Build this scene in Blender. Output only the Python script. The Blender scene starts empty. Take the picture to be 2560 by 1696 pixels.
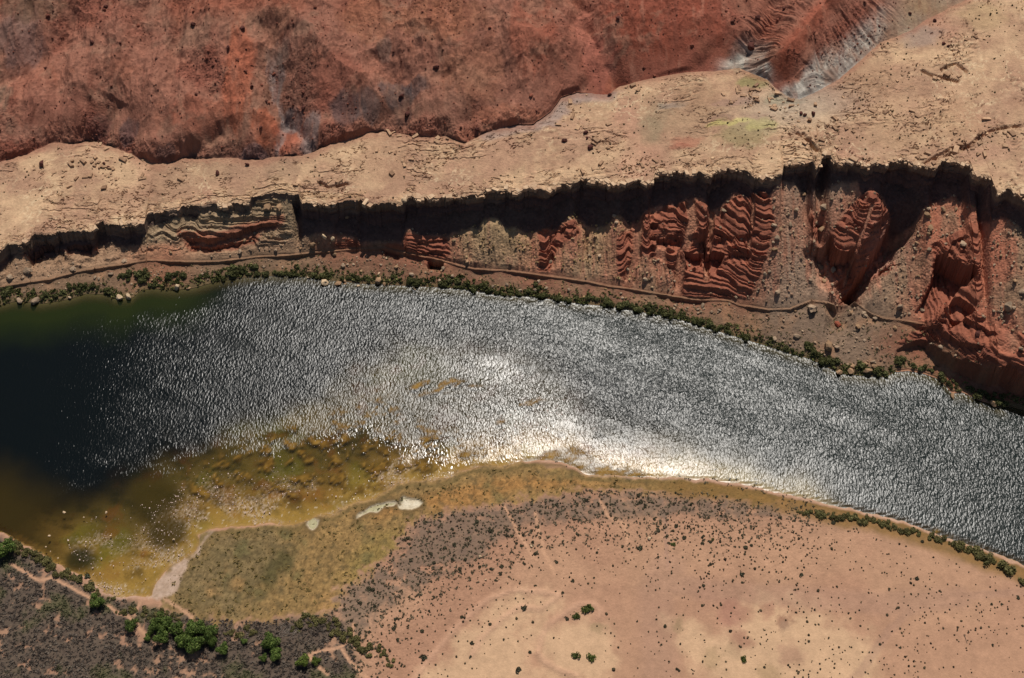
import bpy, math, random
import numpy as np
from mathutils import Vector

# ------------------------------------------------------------------ camera, sky, sun, exposure
SC = bpy.context.scene
CAM_H = 640.0
DEP = math.radians(55.0)
FPX = 1280.0 / 0.36                       # focal length in photo pixels (50 mm on 36 mm, 2560 px wide)
cam_data = bpy.data.cameras.new('camera')
cam_data.lens = 50.0
cam_data.sensor_width = 36.0
cam_data.clip_start = 5.0
cam_data.clip_end = 20000.0
cam = bpy.data.objects.new('camera', cam_data)
SC.collection.objects.link(cam)
cam.location = (0, 0, CAM_H)
cam.rotation_euler = (math.radians(90) - DEP, 0, 0)
SC.camera = cam

SUN_EL = math.radians(58.0)
SUN_AZ = math.radians(9.0)                # to the right of straight ahead
SUN = np.array([math.sin(SUN_AZ) * math.cos(SUN_EL), math.cos(SUN_AZ) * math.cos(SUN_EL), math.sin(SUN_EL)])
world = bpy.data.worlds.new("World")
SC.world = world
world.use_nodes = True
wnt = world.node_tree
wnt.nodes.clear()
sky = wnt.nodes.new('ShaderNodeTexSky')
sky.sky_type = 'NISHITA'
sky.sun_disc = False
sky.sun_elevation = SUN_EL
sky.sun_rotation = SUN_AZ
bg = wnt.nodes.new('ShaderNodeBackground')
bg.inputs['Strength'].default_value = 0.05
wo = wnt.nodes.new('ShaderNodeOutputWorld')
wnt.links.new(sky.outputs[0], bg.inputs[0])
wnt.links.new(bg.outputs[0], wo.inputs[0])
sl = bpy.data.lights.new('sun', 'SUN')
sl.energy = 4.2
sl.angle = math.radians(0.5)
sl.color = (1.0, 0.955, 0.89)
so = bpy.data.objects.new('sun', sl)
SC.collection.objects.link(so)
so.rotation_euler = Vector(SUN.tolist()).to_track_quat('Z', 'Y').to_euler()
so.location = (100, 600, 900)
SC.view_settings.view_transform = 'Standard'
SC.view_settings.look = 'None'
SC.view_settings.gamma = 1
SC.view_settings.exposure = 0.0
SC.view_settings.use_curve_mapping = False
SC.cycles.max_bounces = 5
SC.cycles.diffuse_bounces = 2
SC.cycles.glossy_bounces = 2
SC.cycles.transparent_max_bounces = 6
SC.cycles.sample_clamp_indirect = 4.0
SC.cycles.caustics_reflective = False
SC.cycles.caustics_refractive = False
SC.render.use_persistent_data = False

# ------------------------------------------------------------------ projection helpers (world <-> photo pixel)
SD, CD = math.sin(DEP), math.cos(DEP)

def project(x, y, z):
    dz = z - CAM_H
    dep = y * CD - dz * SD
    up = y * SD + dz * CD
    return 1280 + FPX * x / dep, 848 - FPX * up / dep

def unproject(px, py, z):
    a = (np.asarray(px, float) - 1280) / FPX
    b = (848 - np.asarray(py, float)) / FPX
    dy = CD + b * SD
    dz = -SD + b * CD
    t = (z - CAM_H) / dz
    return a * t, dy * t

# ------------------------------------------------------------------ noise
def _tab(seed):
    r = np.random.RandomState(seed)
    a = r.rand(256, 256).astype(np.float32) * 2 * np.pi
    return np.cos(a), np.sin(a)
_tabs = {}

def perlin(x, y, seed=0):
    if seed not in _tabs:
        _tabs[seed] = _tab(seed)
    gx, gy = _tabs[seed]
    xf = np.floor(x); yf = np.floor(y)
    fx = (x - xf).astype(np.float32); fy = (y - yf).astype(np.float32)
    xi = xf.astype(np.int64) & 255; yi = yf.astype(np.int64) & 255
    xj = (xi + 1) & 255; yj = (yi + 1) & 255
    u = fx * fx * fx * (fx * (fx * 6 - 15) + 10)
    v = fy * fy * fy * (fy * (fy * 6 - 15) + 10)
    def g(a, b, dx, dy):
        return gx[a, b] * dx + gy[a, b] * dy
    n00 = g(xi, yi, fx, fy); n10 = g(xj, yi, fx - 1, fy)
    n01 = g(xi, yj, fx, fy - 1); n11 = g(xj, yj, fx - 1, fy - 1)
    a = n00 + u * (n10 - n00); b = n01 + u * (n11 - n01)
    return (a + v * (b - a)) * 1.5

def fbm(x, y, wl, octv=4, seed=0, gain=0.5, ridged=False):
    """fractal noise, about -1..1, wl = wavelength in metres of the first octave"""
    out = 0; amp = 1.0; tot = 0
    f = 1.0 / wl
    for i in range(octv):
        n = perlin(x * f + 17.3 * i, y * f - 9.1 * i, seed + i)
        if ridged:
            n = 1 - 2 * np.abs(n)
        out = out + amp * n
        tot += amp
        amp *= gain; f *= 2.03
    return out / tot

def sst(a, b, x):
    t = np.clip((x - a) / (b - a), 0, 1)
    return t * t * (3 - 2 * t)

def lerp(a, b, t):
    return a + (b - a) * t

def gsm(a, s):
    """gaussian smoothing of a 1-D array"""
    r = int(3 * s) + 1
    k = np.exp(-0.5 * (np.arange(-r, r + 1) / s) ** 2); k /= k.sum()
    return np.convolve(np.pad(a, r, mode='edge'), k, 'valid')

# ------------------------------------------------------------------ outlines measured along the river, photo pixels
RIM = [(-300,700),(-60,660),(0,633),(20,612),(41,610),(76,600),(77,589),(92,585),(116,589),(141,584),(143,576),(162,581),(195,578),(232,578),(239,559),(254,554),(270,562),(297,565),(335,557),(362,562),(366,535),(384,537),(406,524),(422,528),(446,524),(454,516),(479,511),(506,516),(530,508),(573,509),(625,503),(630,492),(640,491),(678,482),(718,481),(721,488),(747,488),(748,500),(759,511),(783,505),(802,511),(840,509),(845,503),(883,500),(910,503),(916,509),(959,509),(1010,509),(1012,495),(1035,493),(1054,497),(1100,493),(1148,489),(1208,485),(1210,477),(1280,478),(1334,470),(1369,478),(1394,459),(1426,462),(1450,454),(1453,443),(1483,449),(1523,458),(1556,464),(1577,449),(1631,453),(1637,435),(1661,430),(1699,430),(1723,435),(1750,430),(1780,445),(1783,430),(1821,422),(1867,427),(1886,441),(1920,446),(1955,438),(1958,411),(2001,409),(2034,403),(2039,425),(2052,409),(2055,384),(2071,384),(2088,409),(2115,405),(2136,398),(2158,409),(2171,419),(2190,409),(2217,414),(2225,400),(2271,406),(2342,422),(2353,405),(2390,406),(2428,414),(2434,436),(2461,438),(2485,447),(2490,482),(2520,476),(2550,487),(2560,490),(2700,515),(2900,560)]
SHADE = [(-300,760),(-60,710),(0,688),(28,660),(33,647),(70,640),(76,652),(88,660),(100,645),(135,645),(140,635),(155,647),(165,632),(200,633),(232,639),(242,622),(262,620),(280,613),(290,624),(320,622),(350,621),(362,592),(371,572),(420,562),(440,545),(490,552),(500,537),(540,532),(570,537),(580,531),(620,540),(632,518),(645,502),(700,498),(718,499),(735,520),(739,560),(748,606),(760,598),(790,590),(840,595),(860,593),(895,602),(900,622),(940,624),(1005,615),(1010,590),(1020,577),(1030,585),(1050,595),(1120,597),(1160,580),(1180,572),(1195,580),(1210,555),(1228,549),(1245,553),(1262,577),(1290,577),(1312,588),(1345,585),(1370,578),(1394,577),(1410,560),(1430,540),(1450,557),(1468,577),(1500,577),(1515,573),(1535,552),(1550,546),(1565,557),(1572,575),(1585,560),(1595,560),(1612,533),(1625,530),(1653,519),(1662,527),(1670,515),(1690,526),(1700,512),(1730,500),(1760,505),(1775,535),(1800,525),(1810,510),(1830,495),(1847,487),(1865,512),(1880,495),(1900,489),(1925,495),(1950,460),(1962,458),(1975,468),(1985,461),(2000,480),(2008,498),(2025,498),(2037,481),(2050,492),(2080,475),(2100,465),(2145,463),(2155,500),(2165,492),(2178,475),(2190,490),(2210,505),(2222,535),(2240,570),(2262,572),(2290,560),(2310,525),(2360,505),(2390,497),(2396,515),(2440,520),(2445,572),(2470,560),(2500,548),(2520,555),(2545,572),(2560,590),(2700,620),(2900,660)]
TRAIL = [(-300,760),(0,718),(70,705),(130,697),(189,680),(243,670),(324,658),(373,650),(460,654),(541,654),(640,642),(721,638),(829,627),(883,623),(959,620),(1005,630),(1100,650),(1181,672),(1280,678),(1348,687),(1442,700),(1523,715),(1604,727),(1686,741),(1740,749),(1821,751),(1848,762),(1920,774),(1974,773),(2001,761),(2028,751),(2069,757),(2093,762),(2131,751),(2177,784),(2212,796),(2271,803),(2312,810),(2360,848),(2420,880),(2500,915),(2560,930),(2900,1000)]
TRAIL_Z = ([-300,0,324,640,829,1000,1100,1280,1500,1740,1848,2000,2131,2212,2312,2360,2420,2560,2900],[3,3.3,5,3.5,5,6,5,4.5,4,3,5.5,9.5,10,10,13,17,19,21,21])
FARSHORE = [(-300,775),(-100,768),(0,764),(40,754),(108,760),(173,749),(216,735),(270,737),(285,747),(333,745),(351,728),(379,722),(433,727),(481,722),(541,705),(595,697),(640,693),(708,691),(775,693),(829,703),(910,711),(965,713),(1046,718),(1100,720),(1154,724),(1235,737),(1280,742),(1334,743),(1442,760),(1523,768),(1631,787),(1686,797),(1767,822),(1850,847),(1920,868),(1974,887),(2028,900),(2069,922),(2104,938),(2163,943),(2212,946),(2239,933),(2271,930),(2312,938),(2342,949),(2366,970),(2380,987),(2407,984),(2447,1003),(2474,1011),(2493,1022),(2528,1019),(2560,1028),(2700,1070),(2900,1140)]
HILLFOOT = [(-300,420),(0,403),(65,389),(124,357),(178,360),(243,357),(281,368),(324,384),(379,408),(411,414),(460,397),(541,397),(595,395),(649,400),(730,392),(784,379),(844,360),(919,335),(973,327),(1028,341),(1109,346),(1163,357),(1217,330),(1280,314),(1334,308),(1377,281),(1404,243),(1442,230),(1523,235),(1550,216),(1626,197),(1713,181),(1794,178),(1848,170),(1895,190),(1918,200),(1940,222),(1975,245),(2000,249),(2050,225),(2095,200),(2145,157),(2200,108),(2280,76),(2308,54),(2360,27),(2415,0),(2500,-50),(2900,-230)]
RIM_Z = ([-300,0,400,600,700,830,1050,1250,1500,1750,2000,2300,2560,2900],[15,16.5,20,25,27,29,32,36,41,48,57,65,73,78])
NEARSHORE = [(-400,1180),(-200,1250),(0,1328),(45,1352),(100,1380),(140,1408),(180,1428),(215,1442),(240,1462),(262,1483),(300,1492),(378,1487),(392,1447),(435,1408),(465,1392),(487,1376),(497,1351),(492,1335),(522,1324),(543,1316),(581,1318),(614,1314),(676,1306),(708,1309),(748,1307),(790,1290),(830,1285),(870,1262),(900,1251),(935,1246),(954,1230),(989,1208),(1030,1201),(1073,1201),(1130,1192),(1149,1173),(1197,1165),(1265,1162),(1305,1151),(1360,1147),(1400,1151),(1430,1164),(1454,1178),(1481,1185),(1540,1188),(1713,1195),(1794,1199),(1875,1212),(1956,1232),(2037,1249),(2118,1268),(2253,1299),(2308,1320),(2389,1348),(2470,1375),(2560,1410),(2700,1470),(2900,1560)]

# columns shared by every strip of ground
XD = np.arange(-318, 318.01, 0.56)
ext = np.cumsum(np.geomspace(1.2, 420, 26))
X = np.concatenate([(-318 - ext)[::-1], XD, 318 + ext])
NX = len(X)

def on_columns(px, py, z):
    x, y = unproject(px, py, z)
    o = np.argsort(x)
    return np.interp(X, x[o], y[o]), np.interp(X, x[o], np.broadcast_to(z, x.shape)[o])

def dens(pts, step=1.5):
    p = np.array(pts, float)
    px = np.arange(p[0, 0], p[-1, 0], step)
    return px, np.interp(px, p[:, 0], p[:, 1])

px, py = dens(RIM)
rz = np.interp(px, *RIM_Z)
yR, zR = on_columns(px, py, rz)
px, py = dens(HILLFOOT)
yH, zH = on_columns(px, py, np.interp(px, *RIM_Z) + 2.5)
px, py = dens(FARSHORE)
yF, _ = on_columns(px, py, np.zeros_like(px))
px, py = dens(TRAIL)
yT, zT = on_columns(px, py, np.interp(px, *TRAIL_Z))
yR0 = yR.copy()
core = np.abs(X) < 320
jag = fbm(X, X * 0, 9, 5, 31, 0.65) * 1.5 + np.round(fbm(X, X * 0 + 5, 6, 2, 33) * 2.2) * 0.7 + 0.5 * np.round(fbm(X, X * 0 + 9, 2.6, 2, 35) * 2)
yR = yR + np.where(core, jag, 0)

# foot of the rim's shadow: follow the sun ray down from the rim until it meets the measured edge
sh = np.array(SHADE, float)
ta = np.full(NX, 0.5); tb = np.full(NX, 110.0)
sx = np.clip(X, -400, 400)
for _ in range(40):
    tm = (ta + tb) / 2
    qx, qy = project(X - tm * SUN[0], yR0 - tm * SUN[1], zR - tm * SUN[2])
    neg = (qy - np.interp(qx, sh[:, 0], sh[:, 1])) < 0
    ta = np.where(neg, tm, ta); tb = np.where(neg, tb, tm)
lx, ly, lz = X - ta * SUN[0], yR0 - ta * SUN[1], zR - ta * SUN[2]
o = np.argsort(lx)
yL = np.interp(X, lx[o], ly[o]); zL = np.interp(X, lx[o], lz[o])
yL = gsm(yL, 1.2); zL = gsm(zL, 1.2)
zL = np.clip(zL, zT + 1.0, zR - 3)
yL = np.clip(yL, yT + 1.5, yR - 1.5)
yT = np.where(core, yT, yF + 30); yL = np.where(core, yL, yT + 40); zL = np.where(core, zL, zT + 22)
yB = yR - 2.2 - 0.8 * fbm(X, X * 0, 14, 2, 44)
yB = np.maximum(yB, yL + 0.4)
yR = np.maximum(yR, yB + 0.6)
zB = np.minimum(zL + (yB - yL) * 0.72, zR - 2.5)
yH = yH + np.where(core, fbm(X, X * 0, 16, 5, 46, 0.6) * 3.2 * np.interp(X, [-60, 40, 100], [1, .6, .3]), 0)
yH = np.maximum(yH, yR + 8)

# ------------------------------------------------------------------ smooth base surface (authoring reference)
def ground_base(x, y):
    f = lambda a: np.interp(x, X, a)
    F, T, L, B, R, H = f(yF), f(yT), f(yL), f(yB), f(yR), f(yH)
    tz, lz_, bz, rz_, hz = f(zT), f(zL), f(zB), f(zR), f(zH)
    z = np.zeros_like(x)
    z = np.where(y > F, tz * np.clip((y - F) / (T - F), 0, 1), z)
    s = np.clip((y - T) / (L - T), 0, 1)
    z = np.where(y > T, tz + (lz_ - tz) * s, z)
    s = np.clip((y - L) / (B - L), 0, 1)
    z = np.where(y > L, lz_ + (bz - lz_) * s, z)
    s = np.clip((y - B) / (R - B), 0, 1)
    z = np.where(y > B, bz + (rz_ - bz) * s, z)
    s = np.clip((y - R) / (H - R), 0, 1)
    z = np.where(y > R, rz_ + (hz - rz_) * s, z)
    d = np.clip(y - H, 0, None)
    z = np.where(y > H, hz + hill_rise(x, d), z)
    return z

def hill_rise(x, d):
    steep = np.interp(x, [-320, -60, 60, 140, 320], [0.30, 0.27, 0.25, 0.22, 0.10])
    foot = np.interp(x, [-320, -40, 20, 320], [2.5, 3.0, 0.8, 0.6])
    return foot * (0.35 + 1.3 * np.clip(0.5 + 0.9 * fbm(x, x * 0 + 3, 19, 3, 47), 0, 1.2)) * sst(0, 9, d) + steep * d * 1.0

def to_ground(px, py, iters=16):
    """world x, y, z of the ground seen at a photo position"""
    px = np.asarray(px, float); py = np.asarray(py, float)
    z = np.where(py < 560, 50.0, 5.0) * np.ones_like(px)
    for _ in range(iters):
        x, y = unproject(px, py, z)
        z = 0.35 * z + 0.65 * ground_base(x, y)
    x, y = unproject(px, py, z)
    return x, y, z

# coarse fields: signed distance (metres, + inside) to world polygons / distance to world polylines
GX0, GY0, GS = -345.0, 180.0, 1.5
GNX, GNY = 460, 380
gxx, gyy = np.meshgrid(GX0 + GS * np.arange(GNX), GY0 + GS * np.arange(GNY))

class Field:
    def __init__(s, a): s.a = a.astype(np.float32)
    def __call__(s, x, y):
        u = np.clip((x - GX0) / GS, 0, GNX - 1.001); v = np.clip((y - GY0) / GS, 0, GNY - 1.001)
        i = u.astype(int); j = v.astype(int); fu = u - i; fv = v - j
        a = s.a
        return (a[j, i] * (1 - fu) + a[j, i + 1] * fu) * (1 - fv) + (a[j + 1, i] * (1 - fu) + a[j + 1, i + 1] * fu) * fv

def _wpts(pts, near=False):
    p = np.array(pts, float)
    if near:
        return np.stack(unproject(p[:, 0], p[:, 1], 1.0), 1)
    x, y, _ = to_ground(p[:, 0], p[:, 1])
    return np.stack([x, y], 1)

def seg_dist(px_, py_, a, b):
    d = b - a; L2 = (d ** 2).sum() + 1e-9
    t = np.clip(((px_ - a[0]) * d[0] + (py_ - a[1]) * d[1]) / L2, 0, 1)
    return np.hypot(px_ - a[0] - t * d[0], py_ - a[1] - t * d[1]), t

def poly_field(pts, near=False):
    w = _wpts(pts, near)
    dist = np.full(gxx.shape, 1e9); ins = np.zeros(gxx.shape, bool)
    n = len(w)
    for i in range(n):
        a, b = w[i], w[(i + 1) % n]
        dist = np.minimum(dist, seg_dist(gxx, gyy, a, b)[0])
        c = ((a[1] > gyy) != (b[1] > gyy)) & (gxx < (b[0] - a[0]) * (gyy - a[1]) / (b[1] - a[1] + 1e-12) + a[0])
        ins ^= c
    return Field(np.where(ins, dist, -dist))

def line_dist(x, y, pts, near=False, signed=False):
    """distance to a polyline, fraction along it, and side (+ on the camera's side)"""
    w = _wpts(pts, near) if not isinstance(pts, np.ndarray) else pts
    best = np.full(x.shape, 1e9, np.float32); tt = np.zeros(x.shape, np.float32); sd = np.zeros(x.shape, np.float32)
    cum = np.concatenate([[0], np.cumsum(np.hypot(*(w[1:] - w[:-1]).T))])
    for i in range(len(w) - 1):
        d, t = seg_dist(x, y, w[i], w[i + 1])
        dd = w[i + 1] - w[i]
        side = (x - w[i][0]) * dd[1] - (y - w[i][1]) * dd[0]
        m = d < best
        best = np.where(m, d, best); tt = np.where(m, (cum[i] + t * (cum[i + 1] - cum[i])) / cum[-1], tt)
        sd = np.where(m, np.sign(side), sd)
    return best, tt, sd

def line_field(pts, near=False):
    return Field(line_dist(gxx, gyy, pts, near)[0])

def srgb(r, g, b, k=0.80):
    c = np.array([r, g, b], float) / 255
    return np.where(c < 0.04045, c / 12.92, ((c + 0.055) / 1.055) ** 2.4) * k

def blend(col, c, m):
    return col + (np.asarray(c) - col) * np.clip(m, 0, 1)[..., None]

# ------------------------------------------------------------------ materials
def nn(nt, t, **kw):
    n = nt.nodes.new(t)
    for k, v in kw.items():
        if k.startswith('i_'):
            n.inputs[k[2:]].default_value = v
        else:
            setattr(n, k, v)
    return n

def math_n(nt, op, a, b=None, c=None):
    n = nt.nodes.new('ShaderNodeMath'); n.operation = op
    for i, v in enumerate((a, b, c)):
        if v is None: continue
        if hasattr(v, 'is_linked') or hasattr(v, 'links'):
            nt.links.new(v, n.inputs[i])
        else:
            n.inputs[i].default_value = v
    return n.outputs[0]

def ground_material(name, bump=0.35, speck=0.25, scale=1.0):
    m = bpy.data.materials.new(name); m.use_nodes = True
    nt = m.node_tree; nt.nodes.clear()
    out = nn(nt, 'ShaderNodeOutputMaterial'); bs = nn(nt, 'ShaderNodeBsdfPrincipled')
    bs.inputs['Roughness'].default_value = 0.92
    bs.inputs['Specular IOR Level'].default_value = 0.15
    nt.links.new(bs.outputs[0], out.inputs[0])
    at = nn(nt, 'ShaderNodeAttribute', attribute_name='tint')
    rk = nn(nt, 'ShaderNodeAttribute', attribute_name='rocky')
    tc = nn(nt, 'ShaderNodeTexCoord')
    n1 = nn(nt, 'ShaderNodeTexNoise'); n1.inputs['Scale'].default_value = 0.9 * scale; n1.inputs['Detail'].default_value = 6; n1.inputs['Roughness'].default_value = 0.7
    n2 = nn(nt, 'ShaderNodeTexVoronoi'); n2.inputs['Scale'].default_value = 0.75 * scale
    n3 = nn(nt, 'ShaderNodeTexNoise'); n3.inputs['Scale'].default_value = 0.22 * scale; n3.inputs['Detail'].default_value = 4
    for n in (n1, n2, n3):
        nt.links.new(tc.outputs['Object'], n.inputs['Vector'])
    a = math_n(nt, 'SUBTRACT', n1.outputs[0], 0.5)
    a = math_n(nt, 'MULTIPLY', a, speck * 2.4)
    b = math_n(nt, 'SUBTRACT', n3.outputs[0], 0.5)
    b = math_n(nt, 'MULTIPLY', b, speck * 1.1)
    v = nn(nt, 'ShaderNodeSeparateColor'); nt.links.new(n2.outputs['Color'], v.inputs[0])
    c = math_n(nt, 'SUBTRACT', v.outputs[0], 0.5)
    c = math_n(nt, 'MULTIPLY', c, rk.outputs['Fac'])
    c = math_n(nt, 'MULTIPLY', c, 0.5)
    s = math_n(nt, 'ADD', math_n(nt, 'ADD', a, b), c)
    s = math_n(nt, 'ADD', s, 1.0)
    mx = nn(nt, 'ShaderNodeVectorMath', operation='SCALE')
    nt.links.new(at.outputs['Color'], mx.inputs[0]); nt.links.new(s, mx.inputs['Scale'])
    nt.links.new(mx.outputs[0], bs.inputs['Base Color'])
    h = math_n(nt, 'MULTIPLY', n1.outputs[0], bump)
    h2 = math_n(nt, 'MULTIPLY', n2.outputs['Distance'], rk.outputs['Fac'])
    h2 = math_n(nt, 'MULTIPLY', h2, -0.5)
    h = math_n(nt, 'ADD', h, h2)
    bp = nn(nt, 'ShaderNodeBump'); bp.inputs['Distance'].default_value = 1.0; bp.inputs['Strength'].default_value = 0.9
    nt.links.new(h, bp.inputs['Height']); nt.links.new(bp.outputs[0], bs.inputs['Normal'])
    return m

def attr_material(name, rough=0.9, bump=0.15, sc=2.0, spec=0.15, trans=0.0):
    """colour from the mesh attribute 'tint', a little per-object variation"""
    m = bpy.data.materials.new(name); m.use_nodes = True
    nt = m.node_tree; nt.nodes.clear()
    out = nn(nt, 'ShaderNodeOutputMaterial'); bs = nn(nt, 'ShaderNodeBsdfPrincipled')
    bs.inputs['Roughness'].default_value = rough
    bs.inputs['Specular IOR Level'].default_value = spec
    at = nn(nt, 'ShaderNodeAttribute', attribute_name='tint')
    tc = nn(nt, 'ShaderNodeTexCoord'); oi = nn(nt, 'ShaderNodeObjectInfo')
    n1 = nn(nt, 'ShaderNodeTexNoise'); n1.inputs['Scale'].default_value = sc; n1.inputs['Detail'].default_value = 5
    nt.links.new(tc.outputs['Object'], n1.inputs['Vector'])
    a = math_n(nt, 'MULTIPLY_ADD', n1.outputs[0], 0.7, 0.65)
    b = math_n(nt, 'MULTIPLY_ADD', oi.outputs['Random'], 0.35, 0.83)
    s = math_n(nt, 'MULTIPLY', a, b)
    mx = nn(nt, 'ShaderNodeVectorMath', operation='SCALE')
    nt.links.new(at.outputs['Color'], mx.inputs[0]); nt.links.new(s, mx.inputs['Scale'])
    oc = nn(nt, 'ShaderNodeMix', data_type='RGBA', blend_type='MULTIPLY'); oc.inputs[0].default_value = 1.0
    nt.links.new(mx.outputs[0], oc.inputs[6]); nt.links.new(oi.outputs['Color'], oc.inputs[7])
    nt.links.new(oc.outputs[2], bs.inputs['Base Color'])
    bp = nn(nt, 'ShaderNodeBump'); bp.inputs['Distance'].default_value = bump
    nt.links.new(n1.outputs[0], bp.inputs['Height']); nt.links.new(bp.outputs[0], bs.inputs['Normal'])
    if trans > 0:
        tr = nn(nt, 'ShaderNodeBsdfTranslucent'); nt.links.new(oc.outputs[2], tr.inputs[0])
        ms = nn(nt, 'ShaderNodeMixShader'); ms.inputs[0].default_value = trans
        nt.links.new(bs.outputs[0], ms.inputs[1]); nt.links.new(tr.outputs[0], ms.inputs[2])
        nt.links.new(ms.outputs[0], out.inputs[0])
    else:
        nt.links.new(bs.outputs[0], out.inputs[0])
    return m

M_GROUND = ground_material('ground_earth', 0.35, 0.22)
M_ROCK = ground_material('cliff_rock', 0.7, 0.3, 0.8)
M_HILL = ground_material('hill_earth', 0.5, 0.26, 0.9)
M_FLAT = ground_material('flat_earth', 0.22, 0.2, 1.2)
M_BOULDER = attr_material('boulder_stone', 0.9, 0.3, 0.8)
M_LEAF = attr_material('leaf_green', 0.75, 0.0, 1.0, 0.2, 0.25)
M_BARK = attr_material('bark', 0.9, 0.1, 3.0)

# ------------------------------------------------------------------ mesh builders
def link(o):
    SC.collection.objects.link(o); return o

def tag(o, label=None, cat=None, group=None, kind=None):
    if label: o['label'] = label
    if cat: o['category'] = cat
    if group: o['group'] = group
    if kind: o['kind'] = kind
    return o

def mesh_from(name, V, Fq, col=None, rocky=None, smooth=True, mat=None, extra=None):
    me = bpy.data.meshes.new(name)
    V = np.ascontiguousarray(V, np.float32); Fq = np.ascontiguousarray(Fq, np.int32)
    k = Fq.shape[1]
    me.vertices.add(len(V)); me.vertices.foreach_set('co', V.ravel())
    me.loops.add(Fq.size); me.loops.foreach_set('vertex_index', Fq.ravel())
    me.polygons.add(len(Fq))
    me.polygons.foreach_set('loop_start', np.arange(0, Fq.size, k, dtype=np.int32))
    me.polygons.foreach_set('loop_total', np.full(len(Fq), k, np.int32))
    me.update(calc_edges=True)
    me.polygons.foreach_set('use_smooth', np.full(len(Fq), bool(smooth)))
    if col is not None:
        a = me.attributes.new('tint', 'FLOAT_COLOR', 'POINT')
        c = np.ones((len(V), 4), np.float32); c[:, :3] = np.clip(col, 0.002, 0.95)
        a.data.foreach_set('color', c.ravel())
    if rocky is not None:
        a = me.attributes.new('rocky', 'FLOAT', 'POINT')
        a.data.foreach_set('value', np.ascontiguousarray(rocky, np.float32))
    for kx, vx in (extra or {}).items():
        a = me.attributes.new(kx, 'FLOAT', 'POINT')
        a.data.foreach_set('value', np.ascontiguousarray(vx, np.float32))
    if mat: me.materials.append(mat)
    return me

def strip(name, x, y, z, col, rocky, mat, label, keep=None, extra=None, cat='ground'):
    nr, nc = x.shape
    V = np.stack([x.ravel(), y.ravel(), z.ravel()], 1)
    idx = np.arange(nr * nc).reshape(nr, nc)
    Fq = np.stack([idx[:-1, :-1], idx[:-1, 1:], idx[1:, 1:], idx[1:, :-1]], -1).reshape(-1, 4)
    if keep is not None:
        kf = (keep[:-1, :-1] | keep[:-1, 1:] | keep[1:, 1:] | keep[1:, :-1]).ravel()
        Fq = Fq[kf]
        used = np.zeros(len(V), bool); used[Fq.ravel()] = True
        mp = np.cumsum(used) - 1
        Fq = mp[Fq]; V = V[used]; col = col.reshape(-1, 3)[used] if col is not None else None
        rocky = rocky.ravel()[used] if rocky is not None else None
        extra = {k: v.ravel()[used] for k, v in (extra or {}).items()}
    else:
        col = col.reshape(-1, 3) if col is not None else None
        rocky = rocky.ravel() if rocky is not None else None
        extra = {k: v.ravel() for k, v in (extra or {}).items()}
    me = mesh_from(name, V, Fq, col, rocky, False, mat, extra)
    o = link(bpy.data.objects.new(name, me))
    tag(o, label, cat, None, 'structure')
    return o

XX = lambda rows: np.broadcast_to(X, (rows, NX)).copy()

# ================================================================== NEAR SIDE: river bed and river flats
near_land = poly_field(NEARSHORE + [(2900, 2300), (-400, 2300)], True)
marsh = poly_field([(400,1500),(420,1400),(487,1376),(500,1330),(700,1309),(900,1251),(990,1208),(1150,1173),(1300,1151),(1420,1175),(1540,1190),(1720,1200),(1950,1240),(1930,1262),(1760,1232),(1600,1224),(1480,1222),(1380,1240),(1300,1250),(1200,1262),(1130,1275),(1050,1290),(1000,1340),(960,1400),(900,1440),(850,1480),(830,1530),(700,1545),(560,1560),(430,1530)], True)
olive = poly_field([(520,1340),(600,1330),(690,1320),(720,1380),(700,1440),(660,1500),(600,1530),(480,1540),(420,1510),(440,1440),(480,1390)], True)
ochre = poly_field([(880,1290),(960,1260),(1100,1225),(1250,1190),(1400,1190),(1500,1200),(1620,1215),(1500,1215),(1380,1225),(1280,1235),(1190,1260),(1130,1280),(1050,1270),(960,1300)], True)
yellow = poly_field([(870,1400),(960,1330),(1030,1310),(1020,1380),(960,1410),(900,1460),(860,1450)], True)
darkmarsh = poly_field([(640,1450),(670,1400),(700,1370),(745,1370),(740,1410),(700,1450),(670,1480)], True)
brush_band = poly_field([(1050,1300),(1150,1275),(1280,1262),(1400,1242),(1560,1232),(1760,1242),(1900,1262),(2000,1285),(1900,1300),(1700,1290),(1500,1300),(1330,1310),(1250,1350),(1200,1400),(1120,1430),(1050,1470),(960,1520),(900,1600),(860,1696),(700,1690),(760,1600),(820,1560),(840,1500),(900,1450),(980,1400),(1010,1350)], True)
brush_left = poly_field([(-500,1180),(-200,1262),(0,1340),(120,1410),(240,1480),(330,1500),(430,1526),(600,1552),(760,1542),(850,1525),(880,1600),(930,1800),(-500,1800)], True)
pale = poly_field([(1180,1560),(1290,1500),(1390,1495),(1400,1530),(1330,1570),(1300,1620),(1350,1696),(1100,1800),(1040,1720)], True)
pale2 = poly_field([(1330,1560),(1450,1545),(1530,1590),(1550,1660),(1460,1720),(1380,1700),(1340,1640)], True)
pale3 = poly_field([(1680,1560),(1800,1580),(1900,1510),(2060,1520),(2120,1560),(2200,1620),(2150,1800),(1850,1800),(1760,1680),(1690,1620)], True)
spit = poly_field([(365,1492),(380,1470),(395,1445),(440,1408),(480,1385),(505,1350),(520,1330),(545,1322),(510,1352),(497,1385),(470,1410),(455,1450),(440,1480),(410,1497),(405,1510)], True)
pool = poly_field([(990,1256),(1000,1245),(1010,1238),(1020,1244),(1050,1248),(1056,1256),(1045,1268),(1025,1276),(1000,1272)], True)
pool_b = poly_field([(925,1265),(945,1257),(985,1250),(995,1252),(985,1262),(955,1268),(950,1280),(920,1282),(890,1298),(895,1285)], True)
pool_c = poly_field([(766,1306),(778,1290),(800,1298),(785,1325),(770,1324)], True)
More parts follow.
